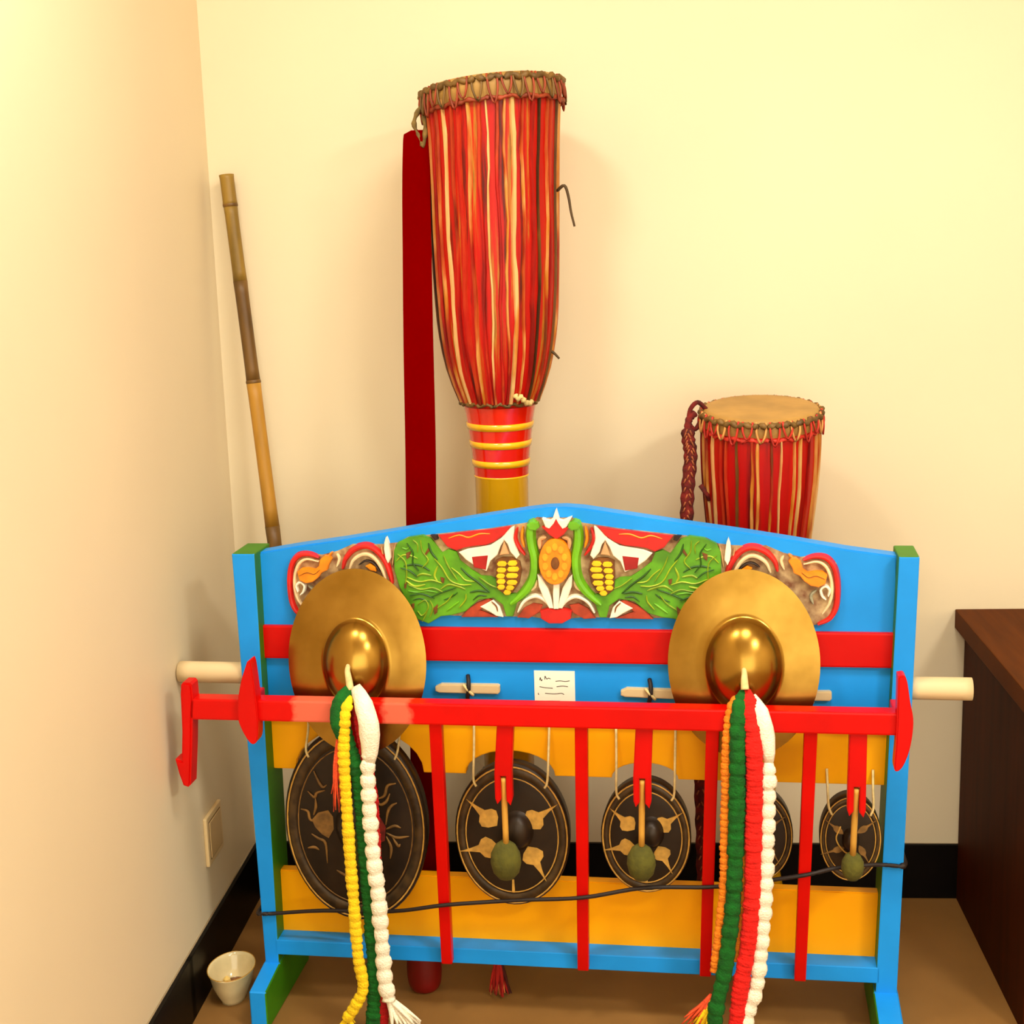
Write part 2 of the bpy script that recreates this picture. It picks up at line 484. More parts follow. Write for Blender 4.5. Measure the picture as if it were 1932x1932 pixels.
# carved relief of the crest: name, paint, outline or strand, points (u, v) in metres on the board, strand width, height
CARVING = [
    ('carved_ground', 'ground', 'p', [(0.1064,0.984),(0.1261,0.997),(0.1522,0.9981),(0.1747,0.9956),(0.2075,1.0038),(0.2404,1.0183),(0.2788,1.0175),(0.3044,1.0185),(0.3332,1.0218),(0.356,1.0336),(0.4004,1.0379),(0.5261,1.0517),(0.6008,1.0634),(0.6195,1.0743),(0.6379,1.0728),(0.657,1.0743),(0.6703,1.0728),(0.6887,1.0743),(0.7074,1.0634),(0.7821,1.0517),(0.9078,1.0379),(0.9522,1.0336),(0.975,1.0218),(1.0038,1.0185),(1.0294,1.0175),(1.0678,1.0183),(1.1007,1.0038),(1.1335,0.9956),(1.156,0.9981),(1.1821,0.997),(1.2018,0.984),(1.2049,0.919),(1.1988,0.8847),(1.1837,0.8636),(1.1319,0.8543),(1.057,0.8552),(0.9923,0.8577),(0.9472,0.8614),(0.9155,0.8553),(0.8894,0.8712),(0.845,0.8701),(0.7567,0.8698),(0.7098,0.8703),(0.6518,0.8639),(0.5984,0.8703),(0.5515,0.8698),(0.4632,0.8701),(0.4188,0.8712),(0.3927,0.8553),(0.361,0.8614),(0.3159,0.8577),(0.2512,0.8552),(0.1763,0.8543),(0.1245,0.8636),(0.1094,0.8847),(0.1033,0.919)], 0, 0.004),
    ('scroll', 'red', 's', [(0.1696,0.9914),(0.1473,0.9977),(0.126,0.9944),(0.1112,0.9775),(0.1047,0.9515),(0.1037,0.919),(0.1073,0.8929),(0.1185,0.8733),(0.1408,0.8621)], 0.0144, 0.014),
    ('scroll', 'red', 's', [(1.1674,0.8621),(1.1897,0.8733),(1.2009,0.8929),(1.2045,0.919),(1.2035,0.9515),(1.197,0.9775),(1.1822,0.9944),(1.1609,0.9977),(1.1386,0.9914)], 0.0144, 0.014),
    ('scroll_lining', 'cream', 's', [(0.1691,0.9827),(0.1435,0.988),(0.1255,0.977),(0.1162,0.9516),(0.1145,0.9256),(0.1197,0.9028),(0.1322,0.8833)], 0.0096, 0.012),
    ('scroll_lining', 'cream', 's', [(1.176,0.8833),(1.1885,0.9028),(1.1937,0.9256),(1.192,0.9516),(1.1827,0.977),(1.1647,0.988),(1.1391,0.9827)], 0.0096, 0.012),
    ('flower', 'orange', 'p', [(0.124,0.963),(0.1326,0.9696),(0.1457,0.9706),(0.1607,0.9675),(0.1702,0.9746),(0.1743,0.9892),(0.1828,0.9966),(0.1925,0.9966),(0.1976,0.9893),(0.1904,0.9764),(0.1876,0.9667),(0.1759,0.9611),(0.1672,0.9504),(0.1553,0.9415),(0.1405,0.9388),(0.1278,0.9452)], 0, 0.018),
    ('flower', 'orange', 'p', [(1.1804,0.9452),(1.1677,0.9388),(1.1529,0.9415),(1.141,0.9504),(1.1323,0.9611),(1.1206,0.9667),(1.1178,0.9764),(1.1106,0.9893),(1.1157,0.9966),(1.1254,0.9966),(1.1339,0.9892),(1.138,0.9746),(1.1475,0.9675),(1.1625,0.9706),(1.1756,0.9696),(1.1842,0.963)], 0, 0.018),
    ('petal_line', 'brown', 's', [(0.1284,0.955),(0.1451,0.9615),(0.1602,0.9584),(0.1731,0.9682)], 0.0028, 0.0195),
    ('petal_line', 'brown', 's', [(1.1351,0.9682),(1.148,0.9584),(1.1631,0.9615),(1.1798,0.955)], 0.0028, 0.0195),
    ('curl', 'white', 's', [(0.1213,0.9191),(0.1189,0.9321),(0.1275,0.9394),(0.1359,0.9323),(0.1328,0.9192),(0.1259,0.9127)], 0.008, 0.015),
    ('curl', 'white', 's', [(1.1823,0.9127),(1.1754,0.9192),(1.1723,0.9323),(1.1807,0.9394),(1.1893,0.9321),(1.1869,0.9191)], 0.008, 0.015),
    ('curl', 'grey', 's', [(0.1434,0.9323),(0.154,0.9194),(0.1498,0.9031)], 0.0088, 0.011),
    ('curl', 'grey', 's', [(1.1584,0.9031),(1.1542,0.9194),(1.1648,0.9323)], 0.0088, 0.011),
    ('scroll', 'red', 's', [(0.2184,0.9685),(0.2243,0.9878),(0.2397,1.0055),(0.2594,1.0142),(0.277,1.0137),(0.294,1.0025),(0.3084,0.9818),(0.3167,0.9562),(0.3203,0.937)], 0.016, 0.014),
    ('scroll', 'red', 's', [(0.9879,0.937),(0.9915,0.9562),(0.9998,0.9818),(1.0142,1.0025),(1.0312,1.0137),(1.0488,1.0142),(1.0685,1.0055),(1.0839,0.9878),(1.0898,0.9685)], 0.016, 0.014),
    ('scroll_lining', 'cream', 's', [(0.2318,0.9653),(0.2402,0.9847),(0.2569,0.9969),(0.273,0.9983),(0.2885,0.9875),(0.3003,0.9674),(0.3078,0.9433)], 0.012, 0.012),
    ('scroll_lining', 'cream', 's', [(1.0004,0.9433),(1.0079,0.9674),(1.0197,0.9875),(1.0352,0.9983),(1.0513,0.9969),(1.068,0.9847),(1.0764,0.9653)], 0.012, 0.012),
    ('scroll_dark_line', 'dark', 's', [(0.2527,0.9767),(0.2675,0.9848),(0.2833,0.9801),(0.2969,0.9625)], 0.0056, 0.013),  # dark painted strand inside the cream lining of the scroll
    ('scroll_dark_line', 'dark', 's', [(1.0113,0.9625),(1.0249,0.9801),(1.0407,0.9848),(1.0555,0.9767)], 0.0056, 0.013),
    ('flower', 'orange', 'p', [(0.267,0.9752),(0.2769,0.9801),(0.2878,0.9727),(0.2889,0.9641),(0.2778,0.9656)], 0, 0.016),
    ('flower', 'orange', 'p', [(1.0304,0.9656),(1.0193,0.9641),(1.0204,0.9727),(1.0313,0.9801),(1.0412,0.9752)], 0, 0.016),
    ('stem', 'cream', 's', [(0.2057,0.9716),(0.2114,0.9877),(0.2072,0.999)], 0.0088, 0.01),
    ('stem', 'cream', 's', [(1.101,0.999),(1.0968,0.9877),(1.1025,0.9716)], 0.0088, 0.01),
    ('stem', 'orange', 's', [(0.1807,0.9876),(0.1892,0.9941),(0.1977,1.0021)], 0.0072, 0.01),
    ('stem', 'orange', 's', [(1.1105,1.0021),(1.119,0.9941),(1.1275,0.9876)], 0.0072, 0.01),
    ('spear_leaf', 'white', 'p', [(0.3129,1.0354),(0.3168,1.024),(0.3192,1.0074),(0.3203,0.9915),(0.3147,0.9812),(0.3101,0.9914),(0.3078,1.0106),(0.3091,1.024)], 0, 0.016),
    ('spear_leaf', 'white', 'p', [(0.9991,1.024),(1.0004,1.0106),(0.9981,0.9914),(0.9935,0.9812),(0.9879,0.9915),(0.989,1.0074),(0.9914,1.024),(0.9953,1.0354)], 0, 0.016),
    ('fern', 'tan', 's', [(0.301,1.0137),(0.3034,0.9978),(0.3072,0.9786)], 0.0048, 0.01),
    ('fern', 'tan', 's', [(1.001,0.9786),(1.0048,0.9978),(1.0072,1.0137)], 0.0048, 0.01),
    ('fern', 'tan', 's', [(0.3306,1.0202),(0.3257,0.9979),(0.3221,0.9755)], 0.0048, 0.01),
    ('fern', 'tan', 's', [(0.9861,0.9755),(0.9825,0.9979),(0.9776,1.0202)], 0.0048, 0.01),
    ('peacock_body', 'green', 'p', [(0.3278,1.0075),(0.3365,1.0241),(0.3592,1.0346),(0.3878,1.0388),(0.4049,1.0325),(0.4153,1.0174),(0.4258,1.0031),(0.4402,1.0105),(0.4551,1.0055),(0.4628,0.9859),(0.4827,0.9701),(0.5041,0.9559),(0.5244,0.9545),(0.5367,0.9482),(0.5378,0.9323),(0.553,0.9181),(0.5718,0.9199),(0.5842,0.9168),(0.5742,0.8969),(0.5666,0.8725),(0.5531,0.8724),(0.5467,0.8967),(0.5277,0.9105),(0.4977,0.9064),(0.47,0.8821),(0.4412,0.8737),(0.4188,0.8712),(0.3927,0.8553),(0.3707,0.8648),(0.3529,0.8953),(0.336,0.9307),(0.3268,0.9659)], 0, 0.014),
    ('peacock_body', 'green', 'p', [(0.9814,0.9659),(0.9722,0.9307),(0.9553,0.8953),(0.9375,0.8648),(0.9155,0.8553),(0.8894,0.8712),(0.867,0.8737),(0.8382,0.8821),(0.8105,0.9064),(0.7805,0.9105),(0.7615,0.8967),(0.7551,0.8724),(0.7416,0.8725),(0.734,0.8969),(0.724,0.9168),(0.7364,0.9199),(0.7552,0.9181),(0.7704,0.9323),(0.7715,0.9482),(0.7838,0.9545),(0.8041,0.9559),(0.8255,0.9701),(0.8454,0.9859),(0.8531,1.0055),(0.868,1.0105),(0.8824,1.0031),(0.8929,1.0174),(0.9033,1.0325),(0.9204,1.0388),(0.949,1.0346),(0.9717,1.0241),(0.9804,1.0075)], 0, 0.014),
    ('peacock_neck', 'leaf', 's', [(0.6192,1.0603),(0.6106,1.0634),(0.6064,1.0431),(0.6081,1.0181),(0.6135,0.9898),(0.6101,0.9551),(0.597,0.9296),(0.5777,0.9104),(0.5633,0.8991)], 0.024, 0.02),
    ('peacock_neck', 'leaf', 's', [(0.7449,0.8991),(0.7305,0.9104),(0.7112,0.9296),(0.6981,0.9551),(0.6947,0.9898),(0.7001,1.0181),(0.7018,1.0431),(0.6976,1.0634),(0.689,1.0603)], 0.024, 0.02),
    ('peacock_crest', 'leaf', 'p', [(0.6007,1.0618),(0.6086,1.0681),(0.623,1.0665),(0.6258,1.0572),(0.6189,1.0509),(0.6051,1.0525)], 0, 0.022),
    ('peacock_crest', 'leaf', 'p', [(0.7031,1.0525),(0.6893,1.0509),(0.6824,1.0572),(0.6852,1.0665),(0.6996,1.0681),(0.7075,1.0618)], 0, 0.022),
    ('feather_ridge', 'feather', 's', [(0.3354,1.0011),(0.3506,0.9853),(0.3526,0.9597),(0.3484,0.9372)], 0.0052, 0.0175),
    ('feather_ridge', 'feather', 's', [(0.9598,0.9372),(0.9556,0.9597),(0.9576,0.9853),(0.9728,1.0011)], 0.0052, 0.0175),
    ('feather_ridge', 'deepgreen', 's', [(0.3555,1.0235),(0.3673,1.0045),(0.3663,0.9822),(0.3783,0.9663)], 0.0052, 0.0175),
    ('feather_ridge', 'deepgreen', 's', [(0.9299,0.9663),(0.9419,0.9822),(0.9409,1.0045),(0.9527,1.0235)], 0.0052, 0.0175),
    ('feather_ridge', 'feather', 's', [(0.3843,1.0299),(0.3865,1.0077),(0.3983,0.9887),(0.385,0.9727)], 0.0052, 0.0175),
    ('feather_ridge', 'feather', 's', [(0.9232,0.9727),(0.9099,0.9887),(0.9217,1.0077),(0.9239,1.0299)], 0.0052, 0.0175),
    ('feather_ridge', 'lime', 's', [(0.3523,0.9533),(0.3774,0.9438),(0.4029,0.9472),(0.4248,0.941)], 0.0052, 0.0175),
    ('feather_ridge', 'lime', 's', [(0.8834,0.941),(0.9053,0.9472),(0.9308,0.9438),(0.9559,0.9533)], 0.0052, 0.0175),
    ('feather_ridge', 'feather', 's', [(0.3548,0.9372),(0.3798,0.9278),(0.4054,0.9312),(0.4272,0.9218)], 0.0052, 0.0175),
    ('feather_ridge', 'feather', 's', [(0.881,0.9218),(0.9028,0.9312),(0.9284,0.9278),(0.9534,0.9372)], 0.0052, 0.0175),
    ('feather_ridge', 'deepgreen', 's', [(0.357,0.9147),(0.3826,0.9182),(0.4077,0.9088)], 0.0052, 0.0175),
    ('feather_ridge', 'deepgreen', 's', [(0.9005,0.9088),(0.9256,0.9182),(0.9512,0.9147)], 0.0052, 0.0175),
    ('feather_ridge', 'feather', 's', [(0.3721,0.8955),(0.3884,0.9054),(0.3941,0.8893),(0.3807,0.873),(0.3715,0.8826)], 0.0052, 0.0175),
    ('feather_ridge', 'feather', 's', [(0.9367,0.8826),(0.9275,0.873),(0.9141,0.8893),(0.9198,0.9054),(0.9361,0.8955)], 0.0052, 0.0175),
    ('feather_ridge', 'lime', 's', [(0.4111,0.9919),(0.4261,0.9729),(0.4409,0.9475),(0.4626,0.9381),(0.4847,0.9383)], 0.0052, 0.0175),
    ('feather_ridge', 'lime', 's', [(0.8235,0.9383),(0.8456,0.9381),(0.8673,0.9475),(0.8821,0.9729),(0.8971,0.9919)], 0.0052, 0.0175),
    ('feather_ridge', 'feather', 's', [(0.4303,0.9984),(0.4389,0.9762),(0.4567,0.9476)], 0.0052, 0.0175),
    ('feather_ridge', 'feather', 's', [(0.8515,0.9476),(0.8693,0.9762),(0.8779,0.9984)], 0.0052, 0.0175),
    ('feather_ridge', 'deepgreen', 's', [(0.4014,0.9119),(0.424,0.9218),(0.4529,0.9316)], 0.0052, 0.0175),
    ('feather_ridge', 'deepgreen', 's', [(0.8553,0.9316),(0.8842,0.9218),(0.9068,0.9119)], 0.0052, 0.0175),
    ('feather_ridge', 'feather', 's', [(0.4132,0.8895),(0.4328,0.9026),(0.4461,0.9188)], 0.0052, 0.0175),
    ('feather_ridge', 'feather', 's', [(0.8621,0.9188),(0.8754,0.9026),(0.895,0.8895)], 0.0052, 0.0175),
    ('feather_ridge', 'lime', 's', [(0.4576,0.89),(0.4709,0.9062),(0.4729,0.919)], 0.0052, 0.0175),
    ('feather_ridge', 'lime', 's', [(0.8353,0.919),(0.8373,0.9062),(0.8506,0.89)], 0.0052, 0.0175),
    ('feather_ridge', 'feather', 's', [(0.5009,0.9543),(0.5223,0.9386),(0.5378,0.9323)], 0.0052, 0.0175),
    ('feather_ridge', 'feather', 's', [(0.7704,0.9323),(0.7859,0.9386),(0.8073,0.9543)], 0.0052, 0.0175),
    ('feather_ridge', 'deepgreen', 's', [(0.3405,0.9724),(0.3593,0.9661),(0.3746,0.9534)], 0.0052, 0.0175),
    ('feather_ridge', 'deepgreen', 's', [(0.9336,0.9534),(0.9489,0.9661),(0.9677,0.9724)], 0.0052, 0.0175),
    ('feather_ridge', 'feather', 's', [(0.3965,0.8699),(0.4037,0.8894),(0.398,0.9055)], 0.0052, 0.0175),
    ('feather_ridge', 'feather', 's', [(0.9102,0.9055),(0.9045,0.8894),(0.9117,0.8699)], 0.0052, 0.0175),
    ('feather_ridge', 'lime', 's', [(0.3315,0.9852),(0.3448,0.998),(0.3607,0.9981),(0.3763,0.9918)], 0.0052, 0.0165),
    ('feather_ridge', 'lime', 's', [(0.9319,0.9918),(0.9475,0.9981),(0.9634,0.998),(0.9767,0.9852)], 0.0052, 0.0165),
    ('feather_ridge', 'deepgreen', 's', [(0.347,0.9757),(0.3662,0.979),(0.3851,0.9759),(0.4005,0.9664)], 0.008, 0.0165),
    ('feather_ridge', 'deepgreen', 's', [(0.9077,0.9664),(0.9231,0.9759),(0.942,0.979),(0.9612,0.9757)], 0.008, 0.0165),
    ('feather_ridge', 'feather', 's', [(0.3685,1.0299),(0.3775,1.0204),(0.3768,1.0045)], 0.0052, 0.0165),
    ('feather_ridge', 'feather', 's', [(0.9314,1.0045),(0.9307,1.0204),(0.9397,1.0299)], 0.0052, 0.0165),
    ('feather_ridge', 'deepgreen', 's', [(0.3998,1.0236),(0.4053,1.0046),(0.4173,0.9888)], 0.008, 0.0165),
    ('feather_ridge', 'deepgreen', 's', [(0.8909,0.9888),(0.9029,1.0046),(0.9084,1.0236)], 0.008, 0.0165),
    ('feather_ridge', 'leaf', 's', [(0.3542,0.9244),(0.3732,0.9213),(0.3924,0.9247),(0.4145,0.9217)], 0.0052, 0.0165),
    ('feather_ridge', 'leaf', 's', [(0.8937,0.9217),(0.9158,0.9247),(0.935,0.9213),(0.954,0.9244)], 0.0052, 0.0165),
    ('feather_ridge', 'lime', 's', [(0.3488,0.9468),(0.3674,0.9341),(0.3898,0.9375)], 0.008, 0.0165),
    ('feather_ridge', 'lime', 's', [(0.9184,0.9375),(0.9408,0.9341),(0.9594,0.9468)], 0.008, 0.0165),
    ('feather_ridge', 'deepgreen', 's', [(0.3629,0.9051),(0.379,0.9085),(0.3947,0.9022)], 0.0052, 0.0165),
    ('feather_ridge', 'deepgreen', 's', [(0.9135,0.9022),(0.9292,0.9085),(0.9453,0.9051)], 0.0052, 0.0165),
    ('feather_ridge', 'feather', 's', [(0.4211,0.9282),(0.4373,0.9379),(0.4562,0.9348),(0.4717,0.9286)], 0.008, 0.0165),
    ('feather_ridge', 'feather', 's', [(0.8365,0.9286),(0.852,0.9348),(0.8709,0.9379),(0.8871,0.9282)], 0.008, 0.0165),
    ('feather_ridge', 'deepgreen', 's', [(0.4266,0.9057),(0.4427,0.9123),(0.4557,0.922)], 0.0052, 0.0165),
    ('feather_ridge', 'deepgreen', 's', [(0.8525,0.922),(0.8655,0.9123),(0.8816,0.9057)], 0.0052, 0.0165),
    ('feather_ridge', 'leaf', 's', [(0.432,0.8833),(0.4451,0.8931),(0.4581,0.9028)], 0.008, 0.0165),
    ('feather_ridge', 'leaf', 's', [(0.8501,0.9028),(0.8631,0.8931),(0.8762,0.8833)], 0.008, 0.0165),
    ('feather_ridge', 'lime', 's', [(0.445,0.973),(0.4603,0.9604),(0.4724,0.9477),(0.4912,0.9447)], 0.0052, 0.0165),
    ('feather_ridge', 'lime', 's', [(0.817,0.9447),(0.8358,0.9477),(0.8479,0.9604),(0.8632,0.973)], 0.0052, 0.0165),
    ('feather_ridge', 'deepgreen', 's', [(0.4639,0.9732),(0.4791,0.9573),(0.5005,0.9416),(0.5218,0.9226)], 0.008, 0.0165),
    ('feather_ridge', 'deepgreen', 's', [(0.7864,0.9226),(0.8077,0.9416),(0.8291,0.9573),(0.8443,0.9732)], 0.008, 0.0165),
    ('feather_ridge', 'feather', 's', [(0.3801,0.86),(0.3888,0.8763),(0.3942,0.8925)], 0.0052, 0.0165),
    ('feather_ridge', 'feather', 's', [(0.914,0.8925),(0.9194,0.8763),(0.9281,0.86)], 0.0052, 0.0165),
    ('feather_ridge', 'deepgreen', 's', [(0.4809,0.9223),(0.4999,0.9256),(0.5187,0.9226)], 0.008, 0.0165),
    ('feather_ridge', 'deepgreen', 's', [(0.7895,0.9226),(0.8083,0.9256),(0.8273,0.9223)], 0.008, 0.0165),
    ('feather_ridge', 'leaf', 's', [(0.3456,1.0139),(0.3549,1.0108),(0.3616,1.0172)], 0.0052, 0.0165),
    ('feather_ridge', 'leaf', 's', [(0.9466,1.0172),(0.9533,1.0108),(0.9626,1.0139)], 0.0052, 0.0165),
    ('feather_ridge', 'lime', 's', [(0.4168,0.9761),(0.4096,0.9569),(0.4155,0.9441)], 0.008, 0.0165),
    ('feather_ridge', 'lime', 's', [(0.8927,0.9441),(0.8986,0.9569),(0.8914,0.9761)], 0.008, 0.0165),
    ('feather_ridge', 'deepgreen', 's', [(0.4867,0.9063),(0.4996,0.916),(0.5153,0.9146)], 0.0052, 0.0165),
    ('feather_ridge', 'deepgreen', 's', [(0.7929,0.9146),(0.8086,0.916),(0.8215,0.9063)], 0.0052, 0.0165),
    ('feather_ridge', 'feather', 's', [(0.3714,0.9534),(0.3844,0.9599),(0.4033,0.9568)], 0.008, 0.0165),
    ('feather_ridge', 'feather', 's', [(0.9049,0.9568),(0.9238,0.9599),(0.9368,0.9534)], 0.008, 0.0165),
    ('feather_eye', 'brown', 'p', [(0.353,1.0028),(0.3636,1.007),(0.3606,0.9949),(0.354,0.9901)], 0, 0.018),
    ('feather_eye', 'brown', 'p', [(0.9542,0.9901),(0.9476,0.9949),(0.9446,1.007),(0.9552,1.0028)], 0, 0.018),
    ('feather_eye', 'brown', 'p', [(0.3909,0.9998),(0.3994,1.0141),(0.4017,1.0078),(0.394,0.9982)], 0, 0.018),
    ('feather_eye', 'brown', 'p', [(0.9142,0.9982),(0.9065,1.0078),(0.9088,1.0141),(0.9173,0.9998)], 0, 0.018),
    ('feather_eye', 'brown', 'p', [(0.4222,0.9538),(0.43,0.9513),(0.428,0.941),(0.4234,0.9442)], 0, 0.018),
    ('feather_eye', 'brown', 'p', [(0.8848,0.9442),(0.8802,0.941),(0.8782,0.9513),(0.886,0.9538)], 0, 0.018),
    ('feather_eye', 'brown', 'p', [(0.347,0.9404),(0.3524,0.942),(0.3496,0.9292),(0.3465,0.9308)], 0, 0.018),
    ('feather_eye', 'brown', 'p', [(0.9617,0.9308),(0.9586,0.9292),(0.9558,0.942),(0.9612,0.9404)], 0, 0.018),
    ('feather_eye', 'brown', 'p', [(0.4053,0.8894),(0.4142,0.8976),(0.4122,0.8798),(0.4062,0.8749)], 0, 0.018),
    ('feather_eye', 'brown', 'p', [(0.902,0.8749),(0.896,0.8798),(0.894,0.8976),(0.9029,0.8894)], 0, 0.018),
    ('feather_eye', 'brown', 'p', [(0.3594,0.897),(0.3658,0.8987),(0.3647,0.8874),(0.3605,0.8873)], 0, 0.018),
    ('feather_eye', 'brown', 'p', [(0.9477,0.8873),(0.9435,0.8874),(0.9424,0.8987),(0.9488,0.897)], 0, 0.018),
    ('wing', 'brown', 'p', [(0.5359,0.9888),(0.5485,0.9939),(0.5678,0.994),(0.5837,0.9859),(0.5872,0.9676),(0.5818,0.9422),(0.5687,0.923),(0.553,0.9181),(0.5362,0.9307),(0.535,0.9609)], 0, 0.017),
    ('wing', 'brown', 'p', [(0.7732,0.9609),(0.772,0.9307),(0.7552,0.9181),(0.7395,0.923),(0.7264,0.9422),(0.721,0.9676),(0.7245,0.9859),(0.7404,0.994),(0.7597,0.9939),(0.7723,0.9888)], 0, 0.017),
    ('wing_scale', 'yellow', 'p', [(0.5388,0.9825),(0.5421,0.9872),(0.549,0.9882),(0.5558,0.9873),(0.5587,0.9826),(0.5555,0.9781),(0.5486,0.9775),(0.5418,0.9781)], 0, 0.023),
    ('wing_scale', 'yellow', 'p', [(0.7664,0.9781),(0.7596,0.9775),(0.7527,0.9781),(0.7495,0.9826),(0.7524,0.9873),(0.7592,0.9882),(0.7661,0.9872),(0.7694,0.9825)], 0, 0.023),
    ('wing_scale', 'yellow', 'p', [(0.56,0.9838),(0.5633,0.9886),(0.5701,0.9896),(0.5769,0.9887),(0.5799,0.984),(0.5767,0.9795),(0.5698,0.9788),(0.563,0.9794)], 0, 0.023),
    ('wing_scale', 'yellow', 'p', [(0.7452,0.9794),(0.7384,0.9788),(0.7315,0.9795),(0.7283,0.984),(0.7313,0.9887),(0.7381,0.9896),(0.7449,0.9886),(0.7482,0.9838)], 0, 0.023),
    ('wing_scale', 'yellow', 'p', [(0.5378,0.9698),(0.541,0.9746),(0.5476,0.9756),(0.5541,0.9746),(0.5571,0.9699),(0.5538,0.9655),(0.5473,0.9648),(0.5407,0.9654)], 0, 0.023),
    ('wing_scale', 'yellow', 'p', [(0.7675,0.9654),(0.7609,0.9648),(0.7544,0.9655),(0.7511,0.9699),(0.7541,0.9746),(0.7606,0.9756),(0.7672,0.9746),(0.7704,0.9698)], 0, 0.023),
    ('wing_scale', 'yellow', 'p', [(0.559,0.9718),(0.5623,0.9766),(0.5713,0.9776),(0.5803,0.9767),(0.5833,0.972),(0.58,0.9675),(0.571,0.9668),(0.562,0.9674)], 0, 0.023),
    ('wing_scale', 'yellow', 'p', [(0.7462,0.9674),(0.7372,0.9668),(0.7282,0.9675),(0.7249,0.972),(0.7279,0.9767),(0.7369,0.9776),(0.7459,0.9766),(0.7492,0.9718)], 0, 0.023),
    ('wing_scale', 'yellow', 'p', [(0.5367,0.9577),(0.54,0.9625),(0.5457,0.9635),(0.5513,0.9626),(0.5542,0.9579),(0.551,0.9534),(0.5453,0.9527),(0.5397,0.9533)], 0, 0.023),
    ('wing_scale', 'yellow', 'p', [(0.7685,0.9533),(0.7629,0.9527),(0.7572,0.9534),(0.754,0.9579),(0.7569,0.9626),(0.7625,0.9635),(0.7682,0.9625),(0.7715,0.9577)], 0, 0.023),
    ('wing_scale', 'yellow', 'p', [(0.5561,0.9585),(0.5594,0.9633),(0.5686,0.9643),(0.5777,0.9634),(0.5807,0.9587),(0.5775,0.9542),(0.5683,0.9535),(0.5591,0.9541)], 0, 0.023),
    ('wing_scale', 'yellow', 'p', [(0.7491,0.9541),(0.7399,0.9535),(0.7307,0.9542),(0.7275,0.9587),(0.7305,0.9634),(0.7396,0.9643),(0.7488,0.9633),(0.7521,0.9585)], 0, 0.023),
    ('wing_scale', 'yellow', 'p', [(0.537,0.9463),(0.5403,0.9511),(0.5462,0.9521),(0.5521,0.9512),(0.5551,0.9464),(0.5519,0.942),(0.5459,0.9413),(0.54,0.9419)], 0, 0.023),
    ('wing_scale', 'yellow', 'p', [(0.7682,0.9419),(0.7623,0.9413),(0.7563,0.942),(0.7531,0.9464),(0.7561,0.9512),(0.762,0.9521),(0.7679,0.9511),(0.7712,0.9463)], 0, 0.023),
    ('wing_scale', 'yellow', 'p', [(0.5569,0.9446),(0.5602,0.9493),(0.568,0.9503),(0.5758,0.9495),(0.5787,0.9447),(0.5755,0.9402),(0.5677,0.9396),(0.5599,0.9401)], 0, 0.023),
    ('wing_scale', 'yellow', 'p', [(0.7483,0.9401),(0.7405,0.9396),(0.7327,0.9402),(0.7295,0.9447),(0.7324,0.9495),(0.7402,0.9503),(0.748,0.9493),(0.7513,0.9446)], 0, 0.023),
    ('wing_scale', 'yellow', 'p', [(0.5379,0.9349),(0.5412,0.9397),(0.5459,0.9407),(0.5505,0.9397),(0.5535,0.935),(0.5502,0.9305),(0.5455,0.9298),(0.5409,0.9304)], 0, 0.023),
    ('wing_scale', 'yellow', 'p', [(0.7673,0.9304),(0.7627,0.9298),(0.758,0.9305),(0.7547,0.935),(0.7577,0.9397),(0.7623,0.9407),(0.767,0.9397),(0.7703,0.9349)], 0, 0.023),
    ('wing_scale', 'yellow', 'p', [(0.5553,0.9337),(0.5586,0.9385),(0.5639,0.9395),(0.5692,0.9386),(0.5722,0.9339),(0.5689,0.9294),(0.5636,0.9287),(0.5583,0.9293)], 0, 0.023),
    ('wing_scale', 'yellow', 'p', [(0.7499,0.9293),(0.7446,0.9287),(0.7393,0.9294),(0.736,0.9339),(0.739,0.9386),(0.7443,0.9395),(0.7496,0.9385),(0.7529,0.9337)], 0, 0.023),
    ('wing_scale', 'yellow', 'p', [(0.55,0.9241),(0.5533,0.9289),(0.558,0.9299),(0.5627,0.929),(0.5657,0.9243),(0.5624,0.9198),(0.5577,0.9191),(0.553,0.9197)], 0, 0.023),
    ('wing_scale', 'yellow', 'p', [(0.7552,0.9197),(0.7505,0.9191),(0.7458,0.9198),(0.7425,0.9243),(0.7455,0.929),(0.7502,0.9299),(0.7549,0.9289),(0.7582,0.9241)], 0, 0.023),
    ('swag', 'red', 'p', [(0.42,1.0389),(0.4477,1.0421),(0.4886,1.0472),(0.5324,1.0517),(0.5682,1.058),(0.5537,1.0398),(0.5346,1.0266),(0.5157,1.0193),(0.4906,1.017),(0.4717,1.0138),(0.4558,1.0074),(0.4373,1.0159)], 0, 0.013),
    ('swag', 'red', 'p', [(0.8709,1.0159),(0.8524,1.0074),(0.8365,1.0138),(0.8176,1.017),(0.7925,1.0193),(0.7736,1.0266),(0.7545,1.0398),(0.74,1.058),(0.7758,1.0517),(0.8196,1.0472),(0.8605,1.0421),(0.8882,1.0389)], 0, 0.013),
    ('swag_line', 'orange', 's', [(0.4411,1.0332),(0.4633,1.0396),(0.4819,1.0349),(0.504,1.0422),(0.5258,1.0423)], 0.0064, 0.0145),
    ('swag_line', 'orange', 's', [(0.7824,1.0423),(0.8042,1.0422),(0.8263,1.0349),(0.8449,1.0396),(0.8671,1.0332)], 0.0064, 0.0145),
    ('swag_lining', 'white', 'p', [(0.4604,1.0042),(0.4779,1.0113),(0.4968,1.0145),(0.5251,1.0193),(0.5473,1.0335),(0.5665,1.054),(0.5747,1.058),(0.5727,1.0336),(0.5835,0.9991),(0.577,0.9912),(0.565,1.0053),(0.5599,1.021),(0.5533,1.0289),(0.5452,1.0163),(0.5384,0.9989),(0.5239,0.9862),(0.5154,0.9655),(0.4954,0.974),(0.474,0.9891)], 0, 0.012),
